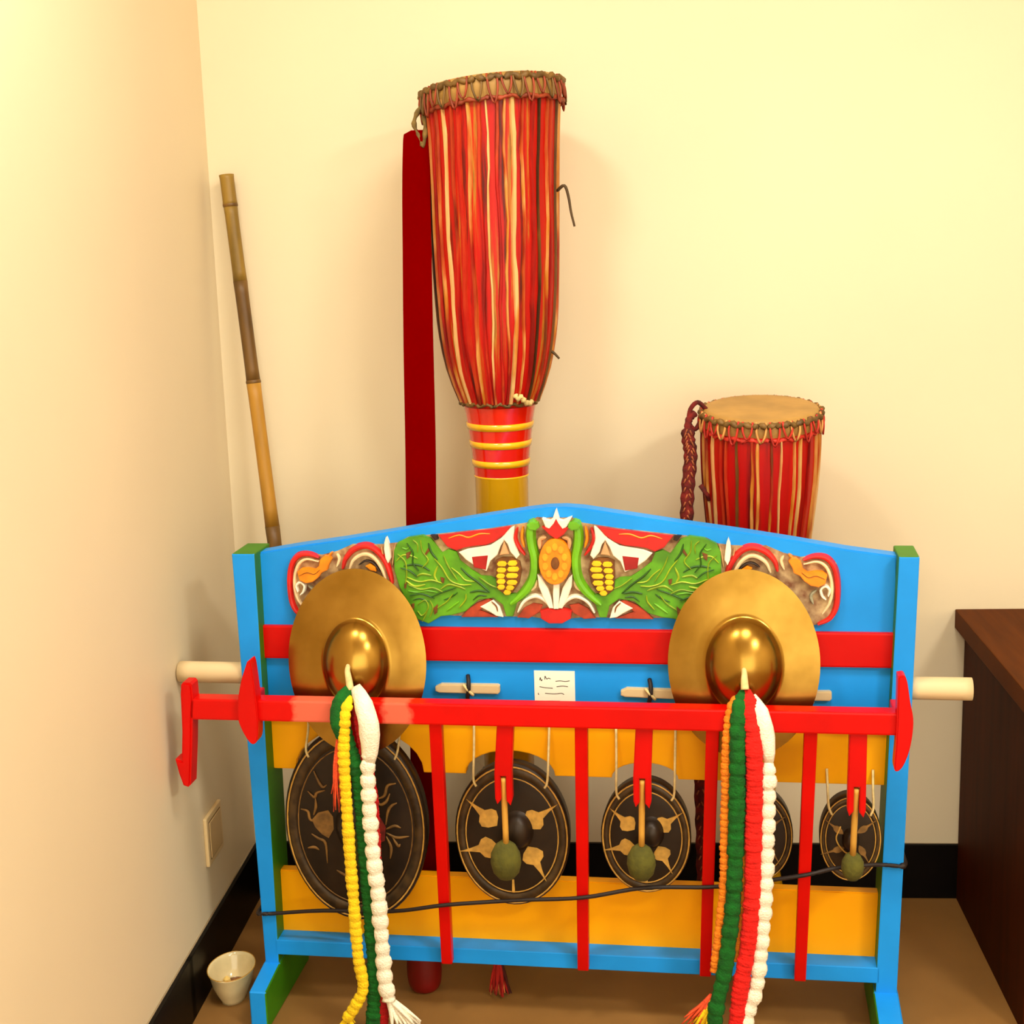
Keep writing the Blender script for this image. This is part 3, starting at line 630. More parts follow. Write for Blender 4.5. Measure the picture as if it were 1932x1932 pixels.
    ('swag_lining', 'white', 'p', [(0.8342,0.9891),(0.8128,0.974),(0.7928,0.9655),(0.7843,0.9862),(0.7698,0.9989),(0.763,1.0163),(0.7549,1.0289),(0.7483,1.021),(0.7432,1.0053),(0.7312,0.9912),(0.7247,0.9991),(0.7355,1.0336),(0.7335,1.058),(0.7417,1.054),(0.7609,1.0335),(0.7831,1.0193),(0.8114,1.0145),(0.8303,1.0113),(0.8478,1.0042)], 0, 0.012),
    ('swag_patch', 'crimson', 'p', [(0.4873,0.9949),(0.5197,0.9982),(0.5146,0.9687),(0.4906,0.9733)], 0, 0.0145),
    ('swag_patch', 'crimson', 'p', [(0.8176,0.9733),(0.7936,0.9687),(0.7885,0.9982),(0.8209,0.9949)], 0, 0.0145),
    ('swag_patch', 'tan', 'p', [(0.5533,1.0279),(0.5624,1.0015),(0.5437,0.9989)], 0, 0.0145),
    ('swag_patch', 'tan', 'p', [(0.7645,0.9989),(0.7458,1.0015),(0.7549,1.0279)], 0, 0.0145),
    ('swag_fold', 'red', 's', [(0.5805,1.0549),(0.5758,1.0336),(0.5824,1.0148),(0.5943,0.9992)], 0.0096, 0.015),
    ('swag_fold', 'red', 's', [(0.7139,0.9992),(0.7258,1.0148),(0.7324,1.0336),(0.7277,1.0549)], 0.0096, 0.015),
    ('swag_fold', 'orange', 's', [(0.592,1.0571),(0.5891,1.0337),(0.5938,1.0149)], 0.0088, 0.014),
    ('swag_fold', 'orange', 's', [(0.7144,1.0149),(0.7191,1.0337),(0.7162,1.0571)], 0.0088, 0.014),
    ('swag_tip', 'dark', 'p', [(0.4036,1.0388),(0.4178,1.0395),(0.4196,1.0307),(0.4126,1.0284)], 0, 0.013),
    ('swag_tip', 'dark', 'p', [(0.8956,1.0284),(0.8886,1.0307),(0.8904,1.0395),(0.9046,1.0388)], 0, 0.013),
    ('foot_leaf', 'rust', 'p', [(0.4607,0.8694),(0.4749,0.8863),(0.4927,0.8984),(0.5166,0.9092),(0.525,0.906),(0.5082,0.8921),(0.4985,0.884),(0.5202,0.8762),(0.5358,0.8703)], 0, 0.012),
    ('foot_leaf', 'rust', 'p', [(0.7724,0.8703),(0.788,0.8762),(0.8097,0.884),(0.8,0.8921),(0.7832,0.906),(0.7916,0.9092),(0.8155,0.8984),(0.8333,0.8863),(0.8475,0.8694)], 0, 0.012),
    ('foot_leaf', 'white', 'p', [(0.5003,0.892),(0.5275,0.9067),(0.5403,0.8924),(0.5468,0.871),(0.5327,0.8731),(0.5204,0.881)], 0, 0.014),
    ('foot_leaf', 'white', 'p', [(0.7878,0.881),(0.7755,0.8731),(0.7614,0.871),(0.7679,0.8924),(0.7807,0.9067),(0.8079,0.892)], 0, 0.014),
    ('foot_leaf_vein', 'brown', 's', [(0.5243,0.9035),(0.5334,0.894),(0.5362,0.8828)], 0.0056, 0.016),
    ('foot_leaf_vein', 'brown', 's', [(0.772,0.8828),(0.7748,0.894),(0.7839,0.9035)], 0.0056, 0.016),
    ('foot_scroll', 'white', 's', [(0.5769,0.8816),(0.59,0.9041),(0.6121,0.9145),(0.6306,0.9077),(0.6426,0.8935)], 0.0112, 0.016),
    ('foot_scroll', 'white', 's', [(0.6656,0.8935),(0.6776,0.9077),(0.6961,0.9145),(0.7182,0.9041),(0.7313,0.8816)], 0.0112, 0.016),
    ('foot_scroll_leaf', 'rust', 'p', [(0.575,0.8701),(0.5896,0.8897),(0.6086,0.8995),(0.6272,0.8965),(0.6221,0.8821),(0.5984,0.8684)], 0, 0.012),
    ('foot_scroll_leaf', 'rust', 'p', [(0.7098,0.8684),(0.6861,0.8821),(0.681,0.8965),(0.6996,0.8995),(0.7186,0.8897),(0.7332,0.8701)], 0, 0.012),
    ('foot_scroll', 'cream', 's', [(0.6161,0.9488),(0.6126,0.9329),(0.5968,0.9233)], 0.0088, 0.011),
    ('foot_scroll', 'cream', 's', [(0.7114,0.9233),(0.6956,0.9329),(0.6921,0.9488)], 0.0088, 0.011),
    ('pineapple', 'orange', 'p', [(0.6878,0.9886),(0.6864,0.9766),(0.683,0.9653),(0.6777,0.9557),(0.6708,0.9482),(0.663,0.9435),(0.6546,0.9418),(0.6464,0.9433),(0.6387,0.948),(0.6323,0.9553),(0.6274,0.965),(0.6245,0.9762),(0.6237,0.9883),(0.6251,1.0003),(0.6286,1.0115),(0.634,1.0212),(0.6408,1.0286),(0.6486,1.0332),(0.6569,1.0348),(0.6651,1.0332),(0.6727,1.0287),(0.6791,1.0213),(0.684,1.0118),(0.6869,1.0006)], 0, 0.026),
    ('pineapple_eye', 'brown', 'p', [(0.665,0.9863),(0.6642,0.9815),(0.6623,0.9774),(0.6596,0.9747),(0.6563,0.9737),(0.6532,0.9746),(0.6506,0.9773),(0.6488,0.9814),(0.6483,0.9862),(0.6491,0.991),(0.651,0.9951),(0.6538,0.9978),(0.657,0.9988),(0.6601,0.9979),(0.6627,0.9952),(0.6644,0.9911)], 0, 0.03),
    ('pineapple_scale', 'gold', 'p', [(0.681,0.9793),(0.6791,0.9735),(0.6747,0.9711),(0.6704,0.9734),(0.6687,0.9792),(0.6707,0.985),(0.6751,0.9874),(0.6794,0.985)], 0, 0.0285),
    ('pineapple_scale', 'gold', 'p', [(0.6733,0.9641),(0.6714,0.9583),(0.667,0.9559),(0.6627,0.9583),(0.661,0.9641),(0.6629,0.9699),(0.6673,0.9723),(0.6716,0.9699)], 0, 0.0285),
    ('pineapple_scale', 'gold', 'p', [(0.6612,0.9583),(0.6593,0.9525),(0.6548,0.95),(0.6505,0.9524),(0.6489,0.9582),(0.6508,0.964),(0.6552,0.9664),(0.6595,0.9641)], 0, 0.0285),
    ('pineapple_scale', 'gold', 'p', [(0.6494,0.964),(0.6474,0.9582),(0.643,0.9557),(0.6387,0.9581),(0.637,0.9639),(0.639,0.9697),(0.6434,0.9721),(0.6477,0.9698)], 0, 0.0285),
    ('pineapple_scale', 'gold', 'p', [(0.6424,0.9791),(0.6404,0.9733),(0.636,0.9708),(0.6317,0.9732),(0.63,0.979),(0.632,0.9848),(0.6364,0.9872),(0.6407,0.9848)], 0, 0.0285),
    ('pineapple_scale', 'gold', 'p', [(0.6428,0.9977),(0.6409,0.9919),(0.6365,0.9895),(0.6322,0.9919),(0.6305,0.9976),(0.6325,1.0034),(0.6369,1.0058),(0.6412,1.0035)], 0, 0.0285),
    ('pineapple_scale', 'gold', 'p', [(0.6506,1.0128),(0.6487,1.007),(0.6442,1.0046),(0.6399,1.007),(0.6383,1.0127),(0.6402,1.0185),(0.6446,1.0209),(0.6489,1.0185)], 0, 0.0285),
    ('pineapple_scale', 'gold', 'p', [(0.6627,1.0186),(0.6607,1.0128),(0.6563,1.0104),(0.652,1.0128),(0.6504,1.0185),(0.6523,1.0243),(0.6567,1.0267),(0.661,1.0243)], 0, 0.0285),
    ('pineapple_scale', 'gold', 'p', [(0.6744,1.0129),(0.6725,1.0071),(0.6681,1.0047),(0.6638,1.0071),(0.6622,1.0128),(0.6641,1.0186),(0.6685,1.021),(0.6728,1.0186)], 0, 0.0285),
    ('pineapple_scale', 'gold', 'p', [(0.6814,0.9979),(0.6795,0.9921),(0.6751,0.9897),(0.6708,0.9921),(0.6692,0.9978),(0.6711,1.0036),(0.6755,1.006),(0.6798,1.0036)], 0, 0.0285),
    ('crown_leaf', 'tan', 's', [(0.6246,1.0118),(0.6251,1.0306),(0.6385,1.0354)], 0.0136, 0.013),
    ('crown_leaf', 'tan', 's', [(0.6697,1.0354),(0.6831,1.0306),(0.6836,1.0118)], 0.0136, 0.013),
    ('crown_leaf', 'white', 'p', [(0.6592,1.0929),(0.6649,1.0728),(0.6722,1.0706),(0.6906,1.0774),(0.6804,1.0582),(0.6705,1.051),(0.6591,1.0354),(0.6481,1.051),(0.6375,1.0572),(0.6312,1.0743),(0.6471,1.0706),(0.6527,1.0743)], 0, 0.017),
    ('crown_leaf', 'red', 'p', [(0.6308,1.0581),(0.6451,1.0541),(0.6546,1.065),(0.6594,1.0743),(0.6638,1.065),(0.6718,1.0541),(0.6859,1.0582),(0.674,1.0426),(0.659,1.0332),(0.6448,1.0426)], 0, 0.021),
    ('petal', 'white', 'p', [(0.619,0.9615),(0.6271,0.9536),(0.639,0.9331),(0.6455,0.911),(0.6494,0.8913),(0.641,0.8912),(0.6292,0.914),(0.6214,0.9362)], 0, 0.018),
    ('petal', 'white', 'p', [(0.6868,0.9362),(0.679,0.914),(0.6672,0.8912),(0.6588,0.8913),(0.6627,0.911),(0.6692,0.9331),(0.6811,0.9536),(0.6892,0.9615)], 0, 0.018),
    ('petal', 'white', 'p', [(0.6506,0.9396),(0.6569,0.9444),(0.6623,0.9397),(0.6618,0.9175),(0.6596,0.8905),(0.6503,0.8904),(0.6494,0.9174)], 0, 0.02),
    ('carved_pot', 'red', 'p', [(0.6232,0.8859),(0.6394,0.8906),(0.6549,0.8882),(0.6704,0.8909),(0.6864,0.8866),(0.6839,0.8713),(0.6667,0.8615),(0.6402,0.8612),(0.6249,0.8706)], 0, 0.022),
]

# ================================================================= THE ROOM
def slab(name, x0, x1, y0, y1, z0, z1, m):
    return structure(name, box_me(name, x0, x1, y0, y1, z0, z1), m)


slab('floor', -0.15, 4.3, -6.0, 0.15, -0.1, 0.0, floor_m)
slab('wall_back', -0.15, 4.3, 0.0, 0.15, 0.0, CEIL, wall_m)
slab('wall_left', -0.15, 0.0, -6.0, 0.0, 0.0, CEIL, wall_m)
slab('wall_right', 4.15, 4.3, -6.0, 0.0, 0.0, CEIL, wall_m)
slab('ceiling', -0.15, 4.3, -6.0, 0.15, CEIL, CEIL + 0.1, ceil_m)

BH = 0.139
bb = slab('baseboard_back', 0.008, 4.15, -0.008, 0.0, 0.0, BH, grout_m)
t_me = box_me('baseboard_tile', 0.0, 0.597, -0.013, -0.004, 0.0005, BH + 0.0005, 0.001)
for i in range(7):
    link('baseboard_tile', t_me, black_m, bb, loc=(0.013 + 0.6 * i - (0.0 if i == 0 else 0.0), 0, 0))
bl = slab('baseboard_left', 0.0, 0.008, -6.0, -0.013, 0.0, BH, grout_m)
t2 = box_me('baseboard_tile', 0.004, 0.013, -0.597, 0.0, 0.0005, BH + 0.0005, 0.001)
for i in range(9):
    link('baseboard_tile', t2, black_m, bl, loc=(0, 0.0145 - 0.6 * i - (0.0 if i else 0.028), 0))

# ceiling lamps (above the frame): round housing with an opal ring round the light
opal_m = mat('opal_glass', (250, 240, 220), rough=0.4)
for n, (lx, ly, lw, lr) in enumerate(LAMPS):
    t = thing('ceiling_lamp', ['round ceiling lamp nearest the left wall', 'round ceiling lamp to the right of the drums',
                               'round ceiling lamp farthest from the drums'][n], 'lamp', (lx, ly, CEIL), group='ceiling lamps')
    link('housing', lathe_me('housing', [(0, 0), (lr + 0.03, 0), (lr + 0.04, -0.05), (lr + 0.012, -0.065), (lr + 0.012, -0.02), (0, -0.02)], 40),
         opal_m, t)

# ================================================================= THE RACK (local axes: u along, -w towards the viewer, v up)
RACK_LOC = Vector((0.1503, -0.535, 0.0))
RACK_ROT = math.radians(-4.215339649)
RC, RS = math.cos(RACK_ROT), math.sin(RACK_ROT)


def W(u, v, w):
    """rack coordinates to world"""
    x, y = u, -w
    return Vector((RACK_LOC.x + x * RC - y * RS, RACK_LOC.y + x * RS + y * RC, v))


rack = thing('gong_rack', 'painted blue, red and yellow wooden gong rack with carved peacock crest', 'rack', RACK_LOC, (0, 0, RACK_ROT))


def rbox(name, u0, u1, v0, v1, w0, w1, m, bevel=0.002, parent=None, label=None):
    return link(name, box_me(name, u0, u1, -w1, -w0, v0, v1, bevel), m, parent or rack, label=label)


def two_tone(me, inner_sign):
    """blue front and outer faces, green inner side, back and top of a post or foot"""
    me.materials.append(blue_m)
    me.materials.append(green_m)
    for p in me.polygons:
        n = p.normal
        if n.x * inner_sign > 0.7 or n.z > 0.95 or n.y > 0.7:
            p.material_index = 1


# posts lean a little outwards towards the top
PD = 0.10
posts = []
for s, (b0, b1, t0, t1) in ((1, (0.006, 0.036, -0.006, 0.0425)), (-1, (1.289, 1.331, 1.3155, 1.354))):
    zt = 1.0045
    me = hexa_me('post', [(b0, 0, 0.09), (b1, 0, 0.09), (b1, PD, 0.09), (b0, PD, 0.09),
                          (t0, 0, zt), (t1, 0, zt), (t1, PD, zt), (t0, PD, zt)], 0.0025)
    two_tone(me, s)
    po = link('post', me, None, rack)
    posts.append(po)
    # foot: runs from front to back, front end steps down
    prof = [(-0.20, 0.0), (0.102, 0.0), (0.102, 0.087), (0.0, 0.099), (-0.10, 0.099), (-0.20, 0.07)]
    bm = bmesh.new()
    a = [bm.verts.new((b0 - 0.004, -w, v)) for w, v in prof]
    b = [bm.verts.new((b1 + 0.003, -w, v)) for w, v in prof]
    bm.faces.new(a)
    bm.faces.new(b[::-1])
    for i in range(len(prof)):
        j = (i + 1) % len(prof)
        bm.faces.new((a[i], b[i], b[j], a[j]))
    bmesh.ops.recalc_face_normals(bm, faces=bm.faces)
    bmesh.ops.bevel(bm, geom=bm.edges[:], offset=0.0025, segments=1, affect='EDGES')
    fm = bpy.data.meshes.new('foot')
    bm.to_mesh(fm)
    bm.free()
    fm.materials.append(blue_m)
    fm.materials.append(green_m)
    for p in fm.polygons:
        if p.normal.x * s > 0.7 or p.normal.y > 0.7:
            p.material_index = 1
    link('foot', fm, None, rack)

BW0, BW1 = -0.075, -0.042   # boards: back and front
# crest board
crown = [(0.0384, 0.9987), (0.1217, 1.0130), (0.223, 1.0275), (0.3232, 1.0440), (0.4222, 1.0605), (0.5199, 1.0765), (0.5951, 1.0880),
         (0.6400, 1.0935), (0.675, 1.0945), (0.7100, 1.0920), (0.8157, 1.0755), (0.919, 1.0595), (1.0214, 1.0445), (1.1229, 1.0280),
         (1.2236, 1.0100), (1.3150, 0.9975)]
crest = link('crest_board', prism_me('crest_board', [(0.030, 0.838)] + crown + [(1.322, 0.838)], -0.075, -0.036, 0.003), blue_m, rack,
             label='blue crest board with rising top edge and carved peacocks')
# red board, blue board and the two yellow boards
rbox('red_board', 0.030, 1.319, 0.775, 0.846, -0.078, -0.026, red_m, 0.004)
rbox('blue_board', 0.028, 1.319, 0.640, 0.776, -0.075, -0.036, blue_m, 0.003)


def arch(uc, ru, vb, h, n=14):
    return [(uc + ru * math.cos(math.pi * k / n), vb + h * math.sin(math.pi * k / n)) for k in range(n, -1, -1)]


vb = 0.526
poly = [(0.028, 0.66), (0.028, vb)] + arch(0.226, 0.138, vb, 0.095) + arch(0.547, 0.094, vb, 0.053) + arch(0.826, 0.068, vb, 0.034) \
       + arch(1.035, 0.055, vb, 0.025) + [(1.309, vb), (1.316, 0.66)]
link('upper_yellow_board', prism_me('upper_yellow_board', poly, -0.070, -0.044, 0.002), yellow_m, rack)
link('lower_yellow_board', prism_me('lower_yellow_board', [(0.026, 0.13), (1.300, 0.13), (1.302, 0.293), (0.027, 0.293)], -0.070, -0.046, 0.002),
     yellow_m, rack)
rbox('bottom_rail', 0.030, 1.297, 0.119, 0.153, -0.080, 0.0, blue_m, 0.002)

# carrying handles: pale round stubs let into the posts
for (ua, ub) in ((-0.1475, 0.01), (1.34, 1.462)):
    vv = 0.742 if ua < 0 else 0.735
    pts = [(ua + (ub - ua) * k / 6, 0.03, vv) for k in range(7)]
    me = tube_me('carrying_handle', pts, 0.0225, 16, (1, 1))
    bevel_n = None
    link('carrying_handle', me, cream_wood, rack, label='pale wooden carrying pole end')

# striking frame: red rail in front, end brackets, lever at the far end
RW0, RW1 = 0.062, 0.100
rail = rbox('striking_rail', -0.085, 1.310, 0.683, 0.727, RW0, RW1, worn_rail_mat('worn_red_rail', (204, 5, 1), (222, 104, 80), ((0.137, 0.233), (0.318, 0.376))), 0.004)
brL = [(0.0519, 0.8114), (0.0600, 0.8061), (0.0655, 0.7177), (0.0640, 0.6562), (0.0534, 0.6391), (0.0408, 0.650), (0.0265, 0.6833), (0.0255, 0.7168), (0.0356, 0.767)]
brR = [(1.3062, 0.8041), (1.3206, 0.8013), (1.3293, 0.755), (1.336, 0.7136), (1.3305, 0.6612), (1.3169, 0.624), (1.3033, 0.6215), (1.3052, 0.6711), (1.3060, 0.7338)]
for br in (brL, brR):
    sm = [(p.x, p.y) for p in catmull([(a, b, 0) for a, b in br + br[:1]], 5)][:-1]
    link('rail_bracket', prism_me('rail_bracket', sm, 0.082, 0.114, 0.006), red_m, rack)
    uc = 0.034 if br is brL else 1.316
    rbox('bracket_arm', uc - 0.012, uc + 0.012, 0.690, 0.722, 0.0, 0.0835, red_m, 0.003)
lev = [(-0.0940, 0.757), (-0.0900, 0.762), (-0.0760, 0.762), (-0.0713, 0.757), (-0.0707, 0.726), (-0.0745, 0.6978), (-0.0800, 0.6356), (-0.0900, 0.544), (-0.0960, 0.5385),
       (-0.1060, 0.5420), (-0.1130, 0.5663), (-0.119, 0.5982), (-0.1054, 0.5960), (-0.0995, 0.6578), (-0.0967, 0.7366)]
link('pull_lever', prism_me('pull_lever', lev, 0.068, 0.104, 0.004), red_m, rack, label='red pull lever with hooked lower end')

# rods from the rail down to the bottom rail
for (ut, ub) in ((0.4225, 0.4105), (0.7120, 0.6975), (0.9655, 0.948), (1.1505, 1.138)):
    a, b = Vector((ut, -0.082, 0.69)), Vector((ub, -0.0125, 0.128))
    hw, hd = 0.0115, 0.011
    c = [(b.x - hw, b.y - hd, b.z), (b.x + hw, b.y - hd, b.z), (b.x + hw, b.y + hd, b.z), (b.x - hw, b.y + hd, b.z),
         (a.x - hw * 1.1, a.y - hd, a.z), (a.x + hw * 1.1, a.y - hd, a.z), (a.x + hw * 1.1, a.y + hd, a.z), (a.x - hw * 1.1, a.y + hd, a.z)]
    link('rod', hexa_me('rod', c, 0.0025), red_m, rack)

# hammers: flat arm with a forked end, stick and cloth-covered head
HAM = [  # top u, bottom u, fork v, stick end (u, v), head (u, v, r, colour)
    (0.2580, 0.250, 0.540, (0.250, 0.440), (0.249, 0.400, 0.036)),
    (0.5625, 0.5545, 0.521, (0.5515, 0.420), (0.5495, 0.384, 0.037)),
    (0.8345, 0.8290, 0.524, (0.8245, 0.428), (0.8232, 0.390, 0.034)),
    (1.0400, 1.0400, 0.524, (1.0400, 0.440), (1.0400, 0.410, 0.022)),
    (1.2385, 1.2375, 0.519, (1.2345, 0.424), (1.2347, 0.398, 0.026)),
]
for ut, ub, vf, (su, sv), (hu, hv, hr) in HAM:
    hw = 0.0165
    vt = 0.690
    arm = [(ut - hw, vt), (ub - hw * 1.05, vf + 0.06), (ub - hw * 1.05, vf + 0.008), (ub - hw * 0.8, vf - 0.004), (ub - 0.0055, vf + 0.006), (ub - 0.0055, vf + 0.055),
           (ub + 0.0055, vf + 0.055), (ub + 0.0055, vf + 0.004), (ub + hw * 0.8, vf - 0.006), (ub + hw * 1.05, vf + 0.008), (ub + hw * 1.05, vf + 0.06), (ut + hw, vt)]
    ha = link('hammer_arm', prism_me('hammer_arm', arm, 0.070, 0.090, 0.002), red_m, rack)
    pts = [(ub, -0.082, vf + 0.050), (ub * 0.6 + su * 0.4, -0.076, vf + 0.01), (su, -0.062, sv)]
    link('stick', tube_me('stick', catmull(pts, 4), 0.0062, 8), stick_m, ha)
    hd = lathe_me('hammer_head', [(0, -hr), (hr * 0.45, -hr * 0.92), (hr * 0.8, -hr * 0.6), (hr * 0.95, -hr * 0.1), (hr * 0.9, hr * 0.35), (hr * 0.62, hr * 0.78), (hr * 0.25, hr * 1.0), (0, hr * 1.03)], 18)
    link('hammer_head', xform(hd, Matrix.Diagonal((0.9, 0.75, 1.15, 1))), olive_m, ha, loc=(hu, -0.058, hv), label='olive cloth hammer head')

# wooden toggles tied to the blue board, with black cord loops
for (ua, ub, vv, dv) in ((0.4005, 0.534, 0.7175, -0.001), (0.781, 0.895, 0.716, -0.003), (1.130, 1.196, 0.7155, 0.0)):
    pl = [(ua, vv - 0.006), (ua + 0.008, vv - 0.0095), (ub - 0.004, vv - 0.009 + dv), (ub, vv - 0.005 + dv), (ub, vv + 0.008 + dv), (ub - 0.004, vv + 0.0105 + dv), (ua + 0.012, vv + 0.009), (ua, vv + 0.003)]
    tg = link('toggle_peg', prism_me('toggle_peg', pl, -0.037, -0.024, 0.002), cream_wood, rack, label='pale wooden toggle peg')
    uc = ua + (ub - ua) * 0.52 if ub < 1.0 else ua + 0.02
    lp = [(uc - 0.004, 0.034, vv - 0.026), (uc - 0.002, 0.022, vv - 0.016), (uc + 0.001, 0.018, vv), (uc + 0.001, 0.022, vv + 0.016), (uc - 0.002, 0.034, vv + 0.026)]
    link('cord_loop', tube_me('cord_loop', catmull(lp, 4), 0.0045, 8), blackcord_m, tg, label='black cord loop')
    lp2 = [(uc - 0.010, 0.0215, vv + 0.010), (uc, 0.0165, vv), (uc + 0.010, 0.0215, vv - 0.012)]
    link('cord_wrap', tube_me('cord_wrap', catmull(lp2, 4), 0.0032, 6), cord_m, tg)

# ----------------------------------------------------------------- carving on the crest
CM = {
    'ground': mat('carving_ground', (120, 72, 44), rough=0.6, vary=0.5, scale=50, col2=(196, 168, 122)),
    'red': mat('carving_red', (206, 26, 20), rough=0.45, vary=0.2, scale=30),
    'crimson': mat('carving_crimson', (165, 14, 12), rough=0.45, vary=0.2, scale=30),
    'rust': mat('carving_rust', (168, 58, 30), rough=0.5, vary=0.3, scale=40),
    'cream': mat('carving_cream', (238, 208, 160), rough=0.5, vary=0.12, scale=40),
    'white': mat('carving_white', (250, 238, 218), rough=0.5, vary=0.08, scale=40),
    'orange': mat('carving_orange', (246, 140, 10), rough=0.45, vary=0.18, scale=40),
    'gold': mat('carving_gold', (240, 164, 30), rough=0.45, vary=0.15, scale=40),
    'yellow': mat('carving_yellow', (240, 196, 24), rough=0.45, vary=0.12, scale=40),
    'green': mat('carving_green', (84, 150, 14), rough=0.45, vary=0.3, scale=26),
    'leaf': mat('carving_leaf_green', (104, 176, 20), rough=0.45, vary=0.2, scale=30),
    'lime': mat('carving_lime', (158, 182, 30), rough=0.45, vary=0.2, scale=40),
    'feather': mat('carving_feather', (132, 160, 26), rough=0.5, vary=0.3, scale=50),
    'deepgreen': mat('carving_deep_green', (36, 84, 14), rough=0.5, vary=0.3, scale=50),
    'brown': mat('carving_brown', (116, 66, 18), rough=0.55, vary=0.3, scale=60),
    'dark': mat('carving_dark', (40, 22, 14), rough=0.6, vary=0.3),
    'grey': mat('carving_grey', (150, 146, 120), rough=0.5, vary=0.2, scale=40),
    'tan': mat('carving_tan', (206, 160, 110), rough=0.5, vary=0.15, scale=40),
}
FACE = -0.036


def stroke_poly(pts, wd):
    P = [Vector((a, b, 0)) for a, b in pts]
    P = catmull(P, 4)
    n = len(P)
    Lf, Rt = [], []
    for i, p in enumerate(P):
        t = (P[min(i + 1, n - 1)] - P[max(i - 1, 0)]).normalized()
        nn = Vector((-t.y, t.x, 0))
        s = i / (n - 1)
        h = wd * 0.5 * (0.45 + 0.55 * min(1, 4 * s, 4 * (1 - s)) ** 0.6)
        Lf.append(p + nn * h)
        Rt.append(p - nn * h)
    return Lf, Rt


def stroke_me(name, pts, wd, h):
    """carved strand with a rounded back, lying on the crest board"""
    P = catmull([Vector((a, 0, b)) for a, b in pts], 4)
    n = len(P)
    V, F = [], []
    K = 5
    for i, p in enumerate(P):
        t = (P[min(i + 1, n - 1)] - P[max(i - 1, 0)]).normalized()
        nn = Vector((-t.z, 0, t.x))
        s = i / (n - 1)
        hw = wd * 0.5 * (0.4 + 0.6 * min(1, 4 * s, 4 * (1 - s)) ** 0.6)
        for k in range(K):
            a = -1 + 2 * k / (K - 1)
            ht = FACE - 0.001 + (h + 0.001) * (0.0 if abs(a) > 0.99 else (1.0 - 0.25 * a * a))
            q = p + nn * (a * hw)
            V.append((q.x, -ht, q.z))
    for i in range(n - 1):
        for k in range(K - 1):
            F.append((i * K + k, i * K + k + 1, (i + 1) * K + k + 1, (i + 1) * K + k))
    F.append(tuple(range(K)))
    F.append(tuple((n - 1) * K + k for k in range(K))[::-1])
    return mesh_from(name, V, F)


for nm, mk, kind, pts, wd, h in CARVING:
    if kind == 'p':
        me = prism_me(nm, pts, FACE - 0.002, FACE + h, 0.0 if nm == 'carved_ground' else 0.0016)
    else:
        me = stroke_me(nm, pts, wd, h)
    link(nm, me, CM[mk], crest)

# ================================================================= THE GONGS
def petal_motif(cx, cz, ang, ln, wd, y):
    """spade with a thin drawn-out tip, cut from gold foil: outline in the gong plane"""
    out = [(-0.28, 0.0), (-0.12, 0.24), (0.06, 0.36), (0.22, 0.30), (0.34, 0.12), (0.62, 0.05), (1.0, 0.0), (0.62, -0.05), (0.34, -0.12), (0.22, -0.30), (0.06, -0.36), (-0.12, -0.24)]
    c, s = math.cos(ang), math.sin(ang)
    return [(cx + ln * a * c - wd * b * s, cz + ln * a * s + wd * b * c) for a, b in out]


def flat_me(name, poly, y0, y1):
    return prism_me(name, poly, -y0 if False else y0, y1)


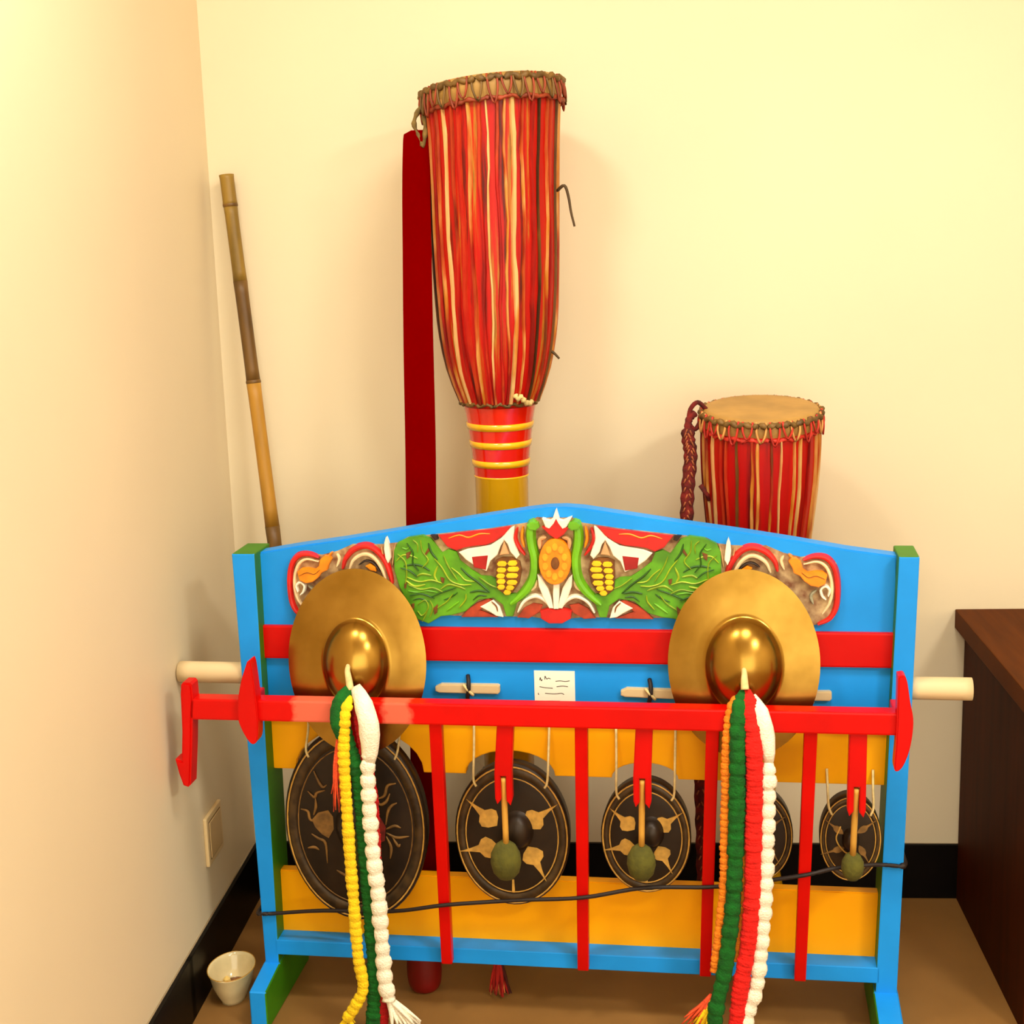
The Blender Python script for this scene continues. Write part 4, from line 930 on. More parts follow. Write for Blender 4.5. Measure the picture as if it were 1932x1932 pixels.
band_m = mat('gong_rim_band', (66, 48, 22), rough=0.5, metal=0.2, vary=0.5, scale=40, bump=0.2)
GONGS = [  # u, v, ru, rv, look label, motif style
    (0.2234, 0.4225, 0.1530, 0.2150, 'largest dark bronze gong, behind the yellow, green and white tassels', 'cloud'),
    (0.5544, 0.4130, 0.1200, 0.1560, 'second largest dark bronze gong, with gold star motif, left of the middle rod', 'star'),
    (0.8291, 0.4190, 0.0915, 0.1225, 'middle-sized dark bronze gong with gold star motif, right of the middle rod', 'star'),
    (1.0530, 0.4290, 0.0700, 0.0980, 'small dark gong mostly hidden behind the orange, green and red tassels', 'plain'),
    (1.2344, 0.4300, 0.0605, 0.0910, 'smallest dark gong, hanging beside the rack post at the desk end', 'small'),
]
for gu, gv, ru, rv, lab, style in GONGS:
    GW = 0.0
    g = thing('gong', lab, 'gong', W(gu, gv, GW), (0, 0, RACK_ROT), 'gongs hanging in the painted rack')
    R = rv
    sx = ru / rv
    prof = [(R * 0.955, -0.034), (R * 0.985, -0.033), (R * 1.0, -0.004), (R * 0.985, 0.0015), (R * 0.95, 0.003), (R * 0.86, 0.0015), (R * 0.80, 0.003), (R * 0.6, 0.004), (R * 0.30, 0.005), (0, 0.0055),
            (0, 0.0025), (R * 0.8, 0.0), (R * 0.95, -0.003)]
    prof.append(prof[0])
    me = lathe_me('gong_plate', prof, 56, 1.0, 1.0, 'Y')
    link('gong_plate', xform(me, Matrix.Diagonal((sx, 1, 1, 1))), gong_m, g)
    band = lathe_me('rim_band', [(R * 0.825, 0.001), (R * 0.83, 0.0030), (R * 0.88, 0.0040), (R * 0.93, 0.0034), (R * 0.938, 0.002)], 56, 1, 1, 'Y')
    link('rim_band', xform(band, Matrix.Diagonal((sx, 1, 1, 1))), band_m, g, label='brownish raised rim band')
    rb = R * 0.23
    boss = lathe_me('boss', [(rb * 1.25, 0.004), (rb * 1.1, 0.008), (rb, 0.014), (rb * 0.85, 0.022), (rb * 0.55, 0.028), (0, 0.030)], 32, 1, 1, 'Y')
    link('boss', xform(boss, Matrix.Diagonal((sx, 1, 1, 1))), gong_m, g, loc=(0.012 if style == 'star' else 0.0, 0, 0.012 if style == 'star' else 0.0),
         label='raised round boss')
    for rr, th, mm in ((0.955, 0.0018, gold_m), (0.80, 0.0014, gold_m if style != 'cloud' else gold_dim)):
        pts = [(R * rr * sx * math.cos(2 * math.pi * k / 56), -0.0035, R * rr * math.sin(2 * math.pi * k / 56)) for k in range(56)]
        link('gold_ring', tube_me('gold_ring', pts, th if rv > 0.1 else th * 0.7, 6, (1, 0.6), True, True), mm, g)
    if style in ('star', 'small', 'plain'):
        for k, a in enumerate([33, 147, 205, 322, 268] if style == 'star' else [35, 150, 215, 325]):
            an = math.radians(a)
            ln = R * (0.42 if a != 268 else 0.26)
            cx, cz = R * 0.43 * math.cos(an) * sx, R * 0.40 * math.sin(an)
            if style == 'star' and a == 268:
                pl = [(-0.002, -R * 0.62), (0.002, -R * 0.62), (0.003, -R * 0.80), (-0.003, -R * 0.80)]
            else:
                pl = petal_motif(cx, cz, an * 0.9 + math.radians(6), ln, ln * (1.0 if style == 'star' else 0.5), 0)
            link('gold_motif', prism_me('gold_motif', pl, 0.003, 0.0062), gold_m if style == 'star' else gold_dim, g, label='gold painted spade motif')
        if style == 'small':
            pts = catmull([(-0.02, -0.006, R * 0.30), (-0.028, -0.006, 0.0), (-0.012, -0.006, -R * 0.28), (0.004, -0.006, -R * 0.33)], 5)
            link('gold_motif', tube_me('gold_motif', pts, 0.0016, 6), gold_m, g)
    if style == 'cloud':
        rnd = random.Random(5)
        pl = [(-0.092, 0.012), (-0.078, 0.028), (-0.056, 0.034), (-0.046, 0.020), (-0.046, -0.008), (-0.058, -0.028), (-0.072, -0.020), (-0.086, -0.004)]
        link('gold_motif', prism_me('gold_motif', pl, 0.003, 0.0065), gold_dim, g, label='ochre painted patch')
        curls = [
            [(-0.115, 0.035), (-0.100, 0.030), (-0.096, 0.012), (-0.082, 0.008)], [(-0.082, 0.12), (-0.072, 0.095), (-0.064, 0.085), (-0.056, 0.09)],
            [(-0.098, 0.075), (-0.084, 0.062), (-0.078, 0.072), (-0.06, 0.078)], [(-0.082, 0.06), (-0.082, 0.04), (-0.088, 0.022)],
            [(-0.095, -0.02), (-0.08, -0.03), (-0.066, -0.04), (-0.064, -0.085)], [(-0.105, -0.052), (-0.09, -0.05), (-0.08, -0.056)],
            [(0.050, 0.062), (0.066, 0.070), (0.074, 0.092), (0.092, 0.098)], [(0.045, 0.058), (0.058, 0.05), (0.07, 0.058), (0.078, 0.075)],
            [(0.066, 0.005), (0.072, 0.035), (0.080, 0.048), (0.092, 0.055)], [(0.066, -0.004), (0.085, 0.004), (0.098, 0.0)],
            [(0.066, -0.012), (0.088, -0.022), (0.115, -0.018)], [(0.066, -0.02), (0.075, -0.045), (0.072, -0.07)], [(0.078, -0.02), (0.09, -0.04), (0.095, -0.036)],
            [(-0.045, -0.10), (-0.032, -0.108), (-0.02, -0.115)], [(0.02, 0.11), (0.03, 0.125), (0.045, 0.12)],
        ]
        for c in curls:
            link('gold_motif', tube_me('gold_motif', catmull([(a, -0.0055, b) for a, b in c], 5), lambda t, i: 0.0012 + 0.0022 * math.sin(math.pi * t), 6, (1, 0.5)), gold_dim, g)
        link('red_patch', prism_me('red_patch', [(0.044, 0.022), (0.056, 0.020), (0.066, 0.0), (0.062, -0.030), (0.050, -0.035), (0.044, -0.015)], 0.003, 0.0062),
             mat('gong_red', (110, 24, 12), rough=0.6, vary=0.4, scale=60), g, label='dull red painted patch')
    # two hanging cords from the yellow board to the rim
    for s in (-1, 1):
        if style == 'plain':
            continue
        a = math.radians(90 - s * (40 if rv > 0.12 else 46))
        e = Vector((R * sx * 0.99 * math.cos(a), -0.001, R * 0.97 * math.sin(a)))
        top_v = {0.2150: 0.655, 0.1560: 0.655, 0.1225: 0.640}.get(rv, 0.560)
        topp = Vector((e.x + s * 0.002, 0.040, top_v - gv))
        mid = (e + topp) * 0.5 + Vector((0, 0.004, 0))
        if s == 1 and rv == 0.1225:
            pass
        link('hanging_cord', tube_me('hanging_cord', catmull([topp, mid, e + Vector((0, 0, 0.006)), e + Vector((s * -0.006, -0.004, -0.010))], 4), 0.0026, 6), cord_m, g)

# black cord drawn across the front of the gongs and tied round both posts
cp = [(-0.001, 0.2150, -0.06), (-0.003, 0.2148, 0.0015), (0.020, 0.2155, 0.005), (0.040, 0.2170, 0.004), (0.1449, 0.2330, 0.014), (0.3042, 0.2500, 0.036), (0.423, 0.2755, 0.0475), (0.5726, 0.2916, 0.046), (0.7034, 0.3050, 0.050),
      (0.827, 0.3300, 0.047), (0.9591, 0.3405, 0.0535), (1.0426, 0.3532, 0.052), (1.1456, 0.3766, 0.0585), (1.2017, 0.3840, 0.040), (1.2674, 0.3830, 0.018), (1.2977, 0.3790, 0.005), (1.331, 0.3770, 0.004), (1.3405, 0.3765, -0.01), (1.3405, 0.3765, -0.06)]
bc = link('black_cord', tube_me('black_cord', catmull([W(*p) for p in cp], 5), lambda t, i: 0.0042 if t < 0.9 else 0.0065, 8), blackcord_m)
tag(bc, 'thin black cord stretched across the gongs between both rack posts', 'cord')

# ================================================================= THE PAPER NOTE
pn = thing('paper_note', 'small white handwritten paper note stuck on the blue board', 'note', W(0.6460, 0.7175, -0.036), (0, 0, RACK_ROT))
link('sheet', box_me('sheet', -0.0415, 0.0415, -0.0012, -0.0002, -0.0385, 0.0385), paper_m, pn)
ink = []
for line in ([(-0.030, 0.018), (-0.029, 0.024), (-0.027, 0.017), (-0.025, 0.020)], [(-0.020, 0.020), (-0.019, 0.027), (-0.016, 0.021), (-0.012, 0.023), (-0.008, 0.021)],
             [(0.002, 0.0165), (0.012, 0.0175), (0.022, 0.0165), (0.031, 0.0180)], [(-0.031, 0.0045), (-0.020, 0.0025), (-0.004, 0.0015)], [(0.004, 0.005), (0.016, 0.0065), (0.027, 0.0055)],
             [(-0.034, -0.009), (-0.033, -0.013)], [(-0.020, -0.0095), (-0.004, -0.0105), (0.006, -0.0100)], [(0.006, -0.0098), (0.014, -0.0090), (0.019, -0.0115)], [(-0.036, -0.029), (-0.022, -0.0255), (0.010, -0.0250)]):
    wd = 0.0008 if line[0][1] > -0.02 else 0.0004
    ink.append(tube_me('w', catmull([(a, -0.0013, b) for a, b in line], 4), wd, 4, (1, 0.3)))
link('handwriting', join_me('handwriting', ink), ink_m, pn, label='faint handwritten lines')

# ================================================================= THE CYMBALS WITH THEIR TASSELS
def yarn_me(name, pts, r, pitch, amp, flat=(1, 0.7), seg=10, spindle=False):
    P = catmull(pts, 8)
    # resample evenly
    Ls = [0]
    for a, b in zip(P[:-1], P[1:]):
        Ls.append(Ls[-1] + (b - a).length)
    tot = Ls[-1]
    n = max(8, int(tot / (pitch / 7)))
    Q, j = [], 0
    for i in range(n + 1):
        d = tot * i / n
        while j < len(Ls) - 2 and Ls[j + 1] < d:
            j += 1
        f = (d - Ls[j]) / max(1e-9, Ls[j + 1] - Ls[j])
        Q.append(P[j].lerp(P[j + 1], min(1, f)))
    rn = random.Random(len(name) + n)
    jit = [rn.uniform(-0.08, 0.08) for _ in range(int(tot / pitch) + 3)]

    def rad(t, i):
        d = tot * t
        if spindle:
            return r * (0.30 + 0.70 * math.sin(math.pi * min(1, 0.12 + 0.80 * t)) ** 0.8)
        ph = (d / pitch) % 1.0
        k = math.sqrt(max(0, 1 - (2 * ph - 1) ** 2))
        return r * (1 - amp + amp * k + jit[int(d / pitch)]) * min(1, 0.35 + d / (r * 2.5))
    me = tube_me(name, Q, rad, seg, flat)
    for v in me.vertices:      # woolly unevenness
        v.co += Vector((rn.uniform(-1, 1), rn.uniform(-1, 1), rn.uniform(-1, 1))) * (r * 0.055)
    return me


def fringe_me(name, base, dirs, r):
    ps = []
    for i, d in enumerate(dirs):
        b = Vector(base)
        e = b + Vector(d)
        m = (b + e) * 0.5 + Vector((random.uniform(-.004, .004), random.uniform(-.004, .004), 0))
        ps.append(tube_me('f', catmull([b, m, e], 3), lambda t, i: r * (1 - 0.75 * t), 5))
    return join_me(name, ps)


def cymbal(cu, cv, ru, rv, dome, lab, tilt, cw):
    t = thing('cymbal', lab, 'cymbal', W(cu, cv, cw), (0, 0, RACK_ROT), 'brass cymbals hanging in front of the rack')
    R = rv
    sx = ru / rv
    D = dome * R
    front = [(R, 0.0), (R * 0.85, 0.0035), (R * 0.65, 0.0062), (D * 1.10, 0.0075), (D * 1.03, 0.0085), (D * 0.985, 0.0115), (D * 0.93, 0.0205), (D * 0.84, 0.0305), (D * 0.70, 0.0405), (D * 0.52, 0.0485), (D * 0.32, 0.0545),
             (D * 0.14, 0.0580), (0, 0.0590)]
    back = [(0, 0.0570), (D * 0.5, 0.0465), (D * 0.82, 0.029), (D * 0.965, 0.0100), (D * 1.10, 0.0055), (R * 0.65, 0.0042), (R * 0.85, 0.0015), (R * 0.998, -0.002), (R, 0.0)]
    me = lathe_me('cymbal_plate', front + back, 72, 1, 1, 'Y')
    me = xform(me, Matrix.Rotation(tilt, 4, 'X') @ Matrix.Diagonal((sx, 1, 1, 1)))
    link('cymbal_plate', me, brass_m, t)
    return t


inv = Matrix.Rotation(-RACK_ROT, 4, 'Z')


def local(root, p):
    """rack coordinates (u, v, w) to the local axes of a thing on the rack"""
    return inv @ (W(*p) - root.location)


TILT = math.radians(-6.5)
c1 = cymbal(0.2505, 0.786, 0.1436, 0.190, 0.47, 'brass cymbal above the largest gong, with yellow, green and white tassels', TILT, 0.020)
c2 = cymbal(1.0243, 0.794, 0.1464, 0.186, 0.50, 'brass cymbal nearer the desk, with orange, green, red and white tassels', TILT, 0.020)


def strand(root, name, pts, m, r, pitch, amp, w0=0.086, w1=0.122, flat=(1, 0.7), label=None, spindle=False):
    n = len(pts)
    P = []
    for i, (u, v) in enumerate(pts):
        w = w0 + (w1 - w0) * min(1.0, max(0, (0.765 - v) / 0.045))
        P.append(local(root, (u, v, w)))
    return link(name, yarn_me(name, P, r, pitch, amp, flat, 10, spindle), yarn[m], root, label=label)


# knots at the apex
for rt_, (ua, va, ub, vb2) in ((c1, (0.2475, 0.796, 0.2560, 0.752)), (c2, (1.0245, 0.802, 1.0265, 0.768))):
    P = [local(rt_, (ua, va, 0.074)), local(rt_, (ua + 0.001, va - 0.008, 0.086)), local(rt_, ((ua + ub) / 2, (va + vb2) / 2, 0.092)), local(rt_, (ub, vb2, 0.098))]
    link('strap_knot', tube_me('strap_knot', catmull(P, 5), lambda t, i: 0.0045 + 0.0035 * t, 8), cord_m, rt_, label='pale knotted strap')
strand(c1, 'green_tassel', [(0.2532, 0.7521), (0.2400, 0.719), (0.2456, 0.6533), (0.2621, 0.5984), (0.271, 0.5205), (0.2738, 0.4075), (0.2767, 0.2927), (0.2796, 0.1762), (0.2754, 0.0933), (0.2700, 0.03)], 'green', 0.0165, 0.014, 0.15, w1=0.114)
strand(c1, 'green_tassel', [(0.2566, 0.7560), (0.2400, 0.7355), (0.2340, 0.7025), (0.2375, 0.6619)], 'green', 0.016, 0.03, 0.1, w1=0.126, label='short green leaf of yarn', spindle=True)
strand(c1, 'crimson_tassel', [(0.2655, 0.7414), (0.2733, 0.687), (0.2843, 0.6101), (0.2927, 0.5212), (0.2924, 0.3854), (0.292, 0.247), (0.2912, 0.1415), (0.2904, 0.0345)], 'crimson', 0.0120, 0.012, 0.12, w1=0.110)
strand(c1, 'yellow_tassel', [(0.2575, 0.7434), (0.2510, 0.7138), (0.2450, 0.6532), (0.2432, 0.6089), (0.2438, 0.5196), (0.2444, 0.4291), (0.247, 0.3145), (0.2497, 0.1982), (0.2571, 0.1278), (0.2420, 0.0912), (0.2180, 0.0514)], 'yellow', 0.0130, 0.0165, 0.26, w1=0.128)
strand(c1, 'white_tassel', [(0.2662, 0.7545), (0.2823, 0.7364), (0.2974, 0.6985), (0.2978, 0.6436), (0.2945, 0.612)], 'white', 0.0215, 0.16, 0.12, w1=0.130, label='smooth white upper length of tassel', spindle=True)
strand(c1, 'white_tassel', [(0.2978, 0.6500), (0.2913, 0.5992), (0.2905, 0.5211), (0.2925, 0.4309), (0.2988, 0.3398), (0.3009, 0.2707), (0.303, 0.2009), (0.3045, 0.1422), (0.3103, 0.1012)], 'white', 0.0168, 0.0300, 0.42, w1=0.130, label='white yarn braided in round knots')
link('coral_fringe', fringe_me('coral_fringe', local(c1, (0.2330, 0.665, 0.124)), [(random.uniform(-0.022, 0.010), random.uniform(-0.004, 0.008), -random.uniform(0.12, 0.165)) for _ in range(16)], 0.0036), yarn['coral'], c1)
link('yellow_fringe', fringe_me('yellow_fringe', local(c1, (0.2230, 0.060, 0.126)), [(random.uniform(-0.030, 0.012), random.uniform(-0.01, 0.01), -random.uniform(0.01, 0.04)) for _ in range(14)], 0.0050), yarn['yellow'], c1)
link('white_fringe', fringe_me('white_fringe', local(c1, (0.3100, 0.105, 0.128)), [(random.uniform(0.004, 0.066), random.uniform(-0.012, 0.012), -random.uniform(0.045, 0.075)) for _ in range(34)], 0.0072), yarn['white'], c1)

strand(c2, 'orange_tassel', [(1.0228, 0.7572), (1.0030, 0.7358), (0.9932, 0.6724), (0.9912, 0.5872), (0.989, 0.4791), (0.9869, 0.3694), (0.9786, 0.28), (0.9681, 0.1893)], 'orange', 0.0105, 0.013, 0.25, w1=0.112)
strand(c2, 'orange_tassel', [(1.0288, 0.7154), (1.0285, 0.631), (1.0270, 0.5239), (1.0245, 0.415), (1.0200, 0.3044), (1.0093, 0.2142)], 'orange', 0.0075, 0.013, 0.25, w1=0.112)
strand(c2, 'green_tassel', [(1.0248, 0.7640), (1.0170, 0.7361), (1.0131, 0.6729), (1.0125, 0.5879), (1.0100, 0.48), (1.0060, 0.3703), (0.998, 0.281), (0.9867, 0.1903), (0.9721, 0.1212), (0.9640, 0.03)], 'green', 0.0160, 0.024, 0.2, w1=0.124)
strand(c2, 'red_tassel', [(1.0287, 0.7660), (1.0366, 0.7366), (1.0427, 0.6737), (1.0449, 0.5888), (1.0432, 0.4811), (1.0415, 0.3718), (1.0337, 0.2603), (1.0195, 0.1694), (1.0051, 0.03)], 'red', 0.0165, 0.012, 0.08, w1=0.126)
strand(c2, 'white_tassel', [(1.0386, 0.7523), (1.0563, 0.7266), (1.0674, 0.6743), (1.0715, 0.6322)], 'white', 0.0165, 0.13, 0.12, w1=0.122, label='smooth white upper length of tassel', spindle=True)
strand(c2, 'white_tassel', [(1.0705, 0.6400), (1.0699, 0.5468), (1.0683, 0.4604), (1.0657, 0.3728), (1.06, 0.284), (1.0552, 0.2165), (1.0482, 0.1596), (1.034, 0.1133), (1.0217, 0.0500)], 'white', 0.0158, 0.0300, 0.42, w1=0.122, label='white yarn braided in round knots')
link('yellow_fringe', fringe_me('yellow_fringe', local(c2, (0.9660, 0.135, 0.118)), [(random.uniform(-0.050, -0.005), random.uniform(-0.01, 0.01), -random.uniform(0.04, 0.09)) for _ in range(22)], 0.0060), yarn['yellow'], c2)
link('coral_fringe', fringe_me('coral_fringe', local(c2, (0.9620, 0.140, 0.116)), [(random.uniform(-0.060, -0.025), random.uniform(-0.01, 0.01), -random.uniform(0.04, 0.09)) for _ in range(12)], 0.0055), yarn['coral'], c2)

# ================================================================= THE DRUMS
def profile_r(prof, z):
    for (r1, z1), (r2, z2) in zip(prof[:-1], prof[1:]):
        lo, hi = min(z1, z2), max(z1, z2)
        if lo <= z <= hi and hi > lo:
            return r1 + (r2 - r1) * (z - z1) / (z2 - z1)
    return prof[-1][0]


def smooth_prof(pts, sub=5):
    return [(max(0, p.x), p.z) for p in catmull([(r, 0, z) for r, z in pts], sub)]


def thong_me(name, prof, z0, z1, wd, th, n=16, wob=0.0, seed=0):
    """flat strip of hide lying along the body at angle 0 (direction +x)"""
    rn = random.Random(seed)
    V, F = [], []
    ph = rn.uniform(0, 6)
    for i in range(n + 1):
        z = z0 + (z1 - z0) * i / n
        r = profile_r(prof, z)
        off = wob * math.sin(ph + i * 0.7) + rn.uniform(-1, 1) * wob * 0.4
        k = wd * (0.8 + 0.4 * rn.random()) * (0.55 + 0.45 * r / 0.13)
        for a, h in ((-0.5, -0.001), (-0.3, th), (0.3, th), (0.5, -0.001)):
            V.append((r + h, off + a * k, z))
    for i in range(n):
        for j in range(3):
            F.append((i * 4 + j, i * 4 + j + 1, (i + 1) * 4 + j + 1, (i + 1) * 4 + j))
    return mesh_from(name, V, F)


TH = [(0.34, (140, 22, 6)), (0.44, (182, 78, 26)), (0.50, (206, 144, 76)), (0.56, (190, 118, 32)), (0.62, (160, 40, 12)), (0.72, (90, 48, 14))]
thong_a = thong_mat('worn_thong', TH)
thong_b = thong_mat('pale_thong', [(0.32, (166, 66, 26)), (0.44, (208, 148, 88)), (0.54, (216, 178, 116)), (0.64, (196, 126, 48)), (0.74, (146, 46, 18))])
thong_c = thong_mat('red_thong', [(0.36, (120, 10, 4)), (0.48, (172, 16, 5)), (0.58, (182, 58, 22)), (0.68, (96, 20, 6))])
thong_d = thong_mat('dark_thong_strip', [(0.4, (56, 32, 12)), (0.55, (110, 70, 26)), (0.65, (60, 34, 12))])
body_big = streak_mat('worn_red_body', [(0.30, (40, 20, 6)), (0.38, (96, 10, 2)), (0.46, (176, 8, 1)), (0.55, (184, 12, 2)), (0.60, (176, 56, 8)), (0.65, (176, 112, 34)), (0.74, (70, 40, 12))], ang=7, zs=2.4)
body_small = streak_mat('red_body', [(0.30, (44, 24, 10)), (0.37, (110, 10, 3)), (0.45, (164, 6, 2)), (0.60, (182, 8, 2)), (0.70, (150, 30, 10)), (0.8, (110, 66, 30))], ang=5, zs=1.6)
ring_red = mat('lacquer_red', (212, 26, 4), rough=0.14, vary=0.15, scale=12, coat=0.6)
ring_yellow = mat('lacquer_yellow', (240, 178, 14), rough=0.18, vary=0.1, scale=12, coat=0.5)
stem_yellow = mat('stem_yellow', (246, 184, 10), rough=0.22, vary=0.12, scale=9, coat=0.4, stretch=(1, 1, 0.3))
base_green = mat('base_green', (8, 66, 34), rough=0.35, vary=0.2)


def drum_lacing(parent, prof, zt, zb, nstrip, wds, seed, mats, wob):
    rn = random.Random(seed)
    kinds = []
    for k in range(10):
        kinds.append(thong_me('lacing_thong', prof, zb, zt, wds[k % len(wds)], 0.0045, 18, wob, seed * 10 + k))
    for k in range(10):
        kinds[k].materials.append(mats[k % len(mats)])
    for i in range(nstrip):
        a = 2 * math.pi * (i + rn.uniform(-0.28, 0.28)) / nstrip
        link('lacing_thong', kinds[rn.randrange(10)], None, parent, rot=(0, 0, a))


def head_hoop(parent, R, z, nloop, seed, tip=0.0, loop_h=0.03, cols=None, back=0.0):
    """hide head, twisted hoop and the small loops the thongs pass through; tip slants the head"""
    M4 = Matrix.Translation((0, 0, z)) @ Matrix.Rotation(tip, 4, 'Y') @ Matrix.Rotation(back, 4, 'X')
    rn = random.Random(seed)
    head = lathe_me('drum_head', [(R - 0.002, -0.042), (R + 0.003, -0.026), (R + 0.005, -0.004), (R - 0.002, 0.006), (R * 0.9, 0.007), (0, 0.006)], 56)
    link('drum_head', xform(head, M4), hide_m, parent, label='tan hide drum head')
    n = 150
    pts = [((R + 0.005 + 0.0016 * math.sin(k * 1.7)) * math.cos(2 * math.pi * k / n), (R + 0.005 + 0.0016 * math.sin(k * 1.7)) * math.sin(2 * math.pi * k / n), -0.004 + 0.003 * math.sin(k * 1.1)) for k in range(n)]
    hoop = tube_me('hoop', pts, lambda t, i: 0.0062 + 0.0018 * math.sin(i * 2.1), 7, (1, 1), True, True)
    link('hoop', xform(hoop, M4), hidelace_m, parent, label='twisted hide hoop')
    n2 = 150
    pts = [((R + 0.003) * math.cos(2 * math.pi * k / n2), (R + 0.003) * math.sin(2 * math.pi * k / n2), -loop_h + 0.002 * math.sin(k * 0.9)) for k in range(n2)]
    lower = tube_me('lacing_ring', pts, lambda t, i: 0.0046 + 0.0014 * math.sin(i * 1.9), 6, (1, 1), True, True)
    link('lacing_ring', xform(lower, M4), (cols or [hidelace_m])[0], parent)
    lm = []
    for k in range(3):
        h = loop_h * (0.9 + 0.2 * k)
        p = catmull([(0, -0.010, 0.004), (0.006, -0.009, -h * 0.5), (0.006, 0.0, -h), (0.006, 0.009, -h * 0.5), (0, 0.010, 0.004)], 3)
        me = tube_me('lacing_loop', p, 0.0024, 5)
        me.materials.append((cols or [hidelace_m])[k % len(cols or [1])])
        lm.append(me)
    for i in range(nloop):
        a = 2 * math.pi * (i + rn.uniform(-0.2, 0.2)) / nloop
        o = link('lacing_loop', lm[i % 3], None, parent)
        o.matrix_local = M4 @ Matrix.Rotation(a, 4, 'Z') @ Matrix.Translation((R + 0.004, 0, 0))


# tall drum
big = thing('long_drum', 'tall red long-bodied drum with lacing strips on a yellow stem, against the wall', 'drum', (0.668, -0.225, 0.0), (math.radians(0.4), math.radians(0.35), 0))
BP = smooth_prof([(0.0800, 1.262), (0.0900, 1.285), (0.1100, 1.345), (0.1240, 1.425), (0.1300, 1.52), (0.1325, 1.62), (0.1340, 1.72), (0.1365, 1.82), (0.1400, 1.89), (0.1425, 1.925)], 4)
link('drum_body', lathe_me('drum_body', [(0, 1.262)] + BP[:-2] + [(0.139, 1.902), (0, 1.902)], 64), body_big, big)
zz = 1.262
neck = smooth_prof([(0.0600, 1.106), (0.0602, 1.114), (0.0612, 1.128), (0.0640, 1.16), (0.0690, 1.20), (0.0740, 1.235), (0.0795, 1.265)], 4)
link('neck', lathe_me('neck', neck, 48), ring_red, big, label='glossy red neck')
for z in (1.137, 1.179, 1.219):
    r = profile_r(neck, z)
    link('neck_ring', lathe_me('neck_ring', [(profile_r(neck, z - 0.0072) - 0.002, z - 0.0072), (profile_r(neck, z - 0.0072) + 0.0014, z - 0.0072), (r + 0.0024, z), (profile_r(neck, z + 0.0072) + 0.0014, z + 0.0072), (profile_r(neck, z + 0.0072) - 0.002, z + 0.0072)], 48), ring_yellow, big, label='yellow ring on red neck')
link('stem', lathe_me('stem', [(0.0, 0.40), (0.0575, 0.40), (0.0575, 0.8), (0.0582, 1.104), (0.0604, 1.106), (0.0604, 1.109), (0.0, 1.109)], 48), stem_yellow, big, label='yellow stem')
link('drum_foot', lathe_me('drum_foot', smooth_prof([(0.0, 0.42), (0.062, 0.42), (0.070, 0.33), (0.088, 0.20), (0.112, 0.08), (0.130, 0.0), (0.0, 0.0)], 4), 48), base_green, big, label='dark green flared foot')
drum_lacing(big, BP, 1.897, 1.272, 44, [0.0085, 0.0065, 0.0110, 0.0055, 0.0075], 3, [thong_b, thong_a, thong_c, thong_b, thong_c, thong_a, thong_d], 0.0022)
head_hoop(big, 0.1425, 1.925, 34, 9, math.radians(-5.0), 0.043, [mat('rust_lacing', (140, 52, 20), rough=0.6, vary=0.4, scale=30), hidelace_m], math.radians(-4.5))
# frayed ring at the lower end of the lacing
pts = [((0.0845) * math.cos(2 * math.pi * k / 90), (0.0845) * math.sin(2 * math.pi * k / 90), 1.270 + 0.003 * math.sin(k * 1.3)) for k in range(90)]
link('lower_lacing_ring', tube_me('lower_lacing_ring', pts, lambda t, i: 0.004 + 0.0012 * math.sin(i * 2.3), 6, (1, 1), True, True), hidelace_m, big)
kn = [(0.040, -0.084, 1.292), (0.047, -0.088, 1.285), (0.054, -0.086, 1.288), (0.060, -0.080, 1.278), (0.068, -0.072, 1.272), (0.074, -0.062, 1.275)]
link('frayed_knot', tube_me('frayed_knot', catmull(kn, 4), lambda t, i: 0.0055 + 0.002 * math.sin(i * 1.9), 7), mat('frayed_hide', (206, 178, 116), rough=0.8, vary=0.3, scale=50), big, label='pale frayed knot')
# loose thong ends on the right
for e in ([(0.1340, -0.02, 1.712), (0.150, -0.03, 1.722), (0.158, -0.03, 1.700), (0.163, -0.03, 1.668), (0.170, -0.03, 1.638)], [(0.112, -0.03, 1.380), (0.122, -0.03, 1.374), (0.133, -0.03, 1.362)],
          ):
    link('loose_thong', tube_me('loose_thong', catmull(e, 4), lambda t, i: 0.0035 - 0.0012 * t, 6), mat('dark_thong', (74, 54, 24), rough=0.7), big, label='loose dark thong end')
# rope tie on the left of the head, where the sash hangs
kp = [(-0.128, -0.05, 1.905), (-0.148, -0.05, 1.880), (-0.158, -0.05, 1.855), (-0.150, -0.05, 1.832), (-0.140, -0.055, 1.810), (-0.134, -0.055, 1.840), (-0.136, -0.05, 1.872), (-0.128, -0.04, 1.900)]
link('rope_tie', tube_me('rope_tie', catmull(kp, 4), lambda t, i: 0.0048 + 0.0015 * math.sin(i * 1.7), 7), mat('tie_rope', (110, 88, 40), rough=0.8, vary=0.5, scale=50), big, label='knotted rope tie')

# dark red sash hanging from the tall drum
SW = 0.031
sp = [(0.532, -0.290, 1.842), (0.527, -0.293, 1.815), (0.5215, -0.297, 1.72), (0.5190, -0.305, 1.60), (0.5150, -0.318, 1.40), (0.5130, -0.335, 1.20), (0.5090, -0.355, 1.00), (0.5040, -0.375, 0.75), (0.5000, -0.400, 0.50), (0.4960, -0.430, 0.25), (0.4930, -0.452, 0.10)]
P = catmull(sp, 5)
V, F = [], []
for i, p in enumerate(P):
    t = i / (len(P) - 1)
    hw = SW * (0.55 + 0.45 * min(1, t * 28)) * (1.0 - 0.05 * math.sin(t * 9))
    for a, dy in ((-1, 0), (-0.35, -0.0008), (0.3, -0.0005), (1, 0.001)):
        V.append(p + Vector((a * hw, dy, 0)))
    for a, dy in ((1, 0.0026), (0.3, 0.0012), (-0.35, 0.0010), (-1, 0.0016)):
        V.append(p + Vector((a * hw, dy, 0)))
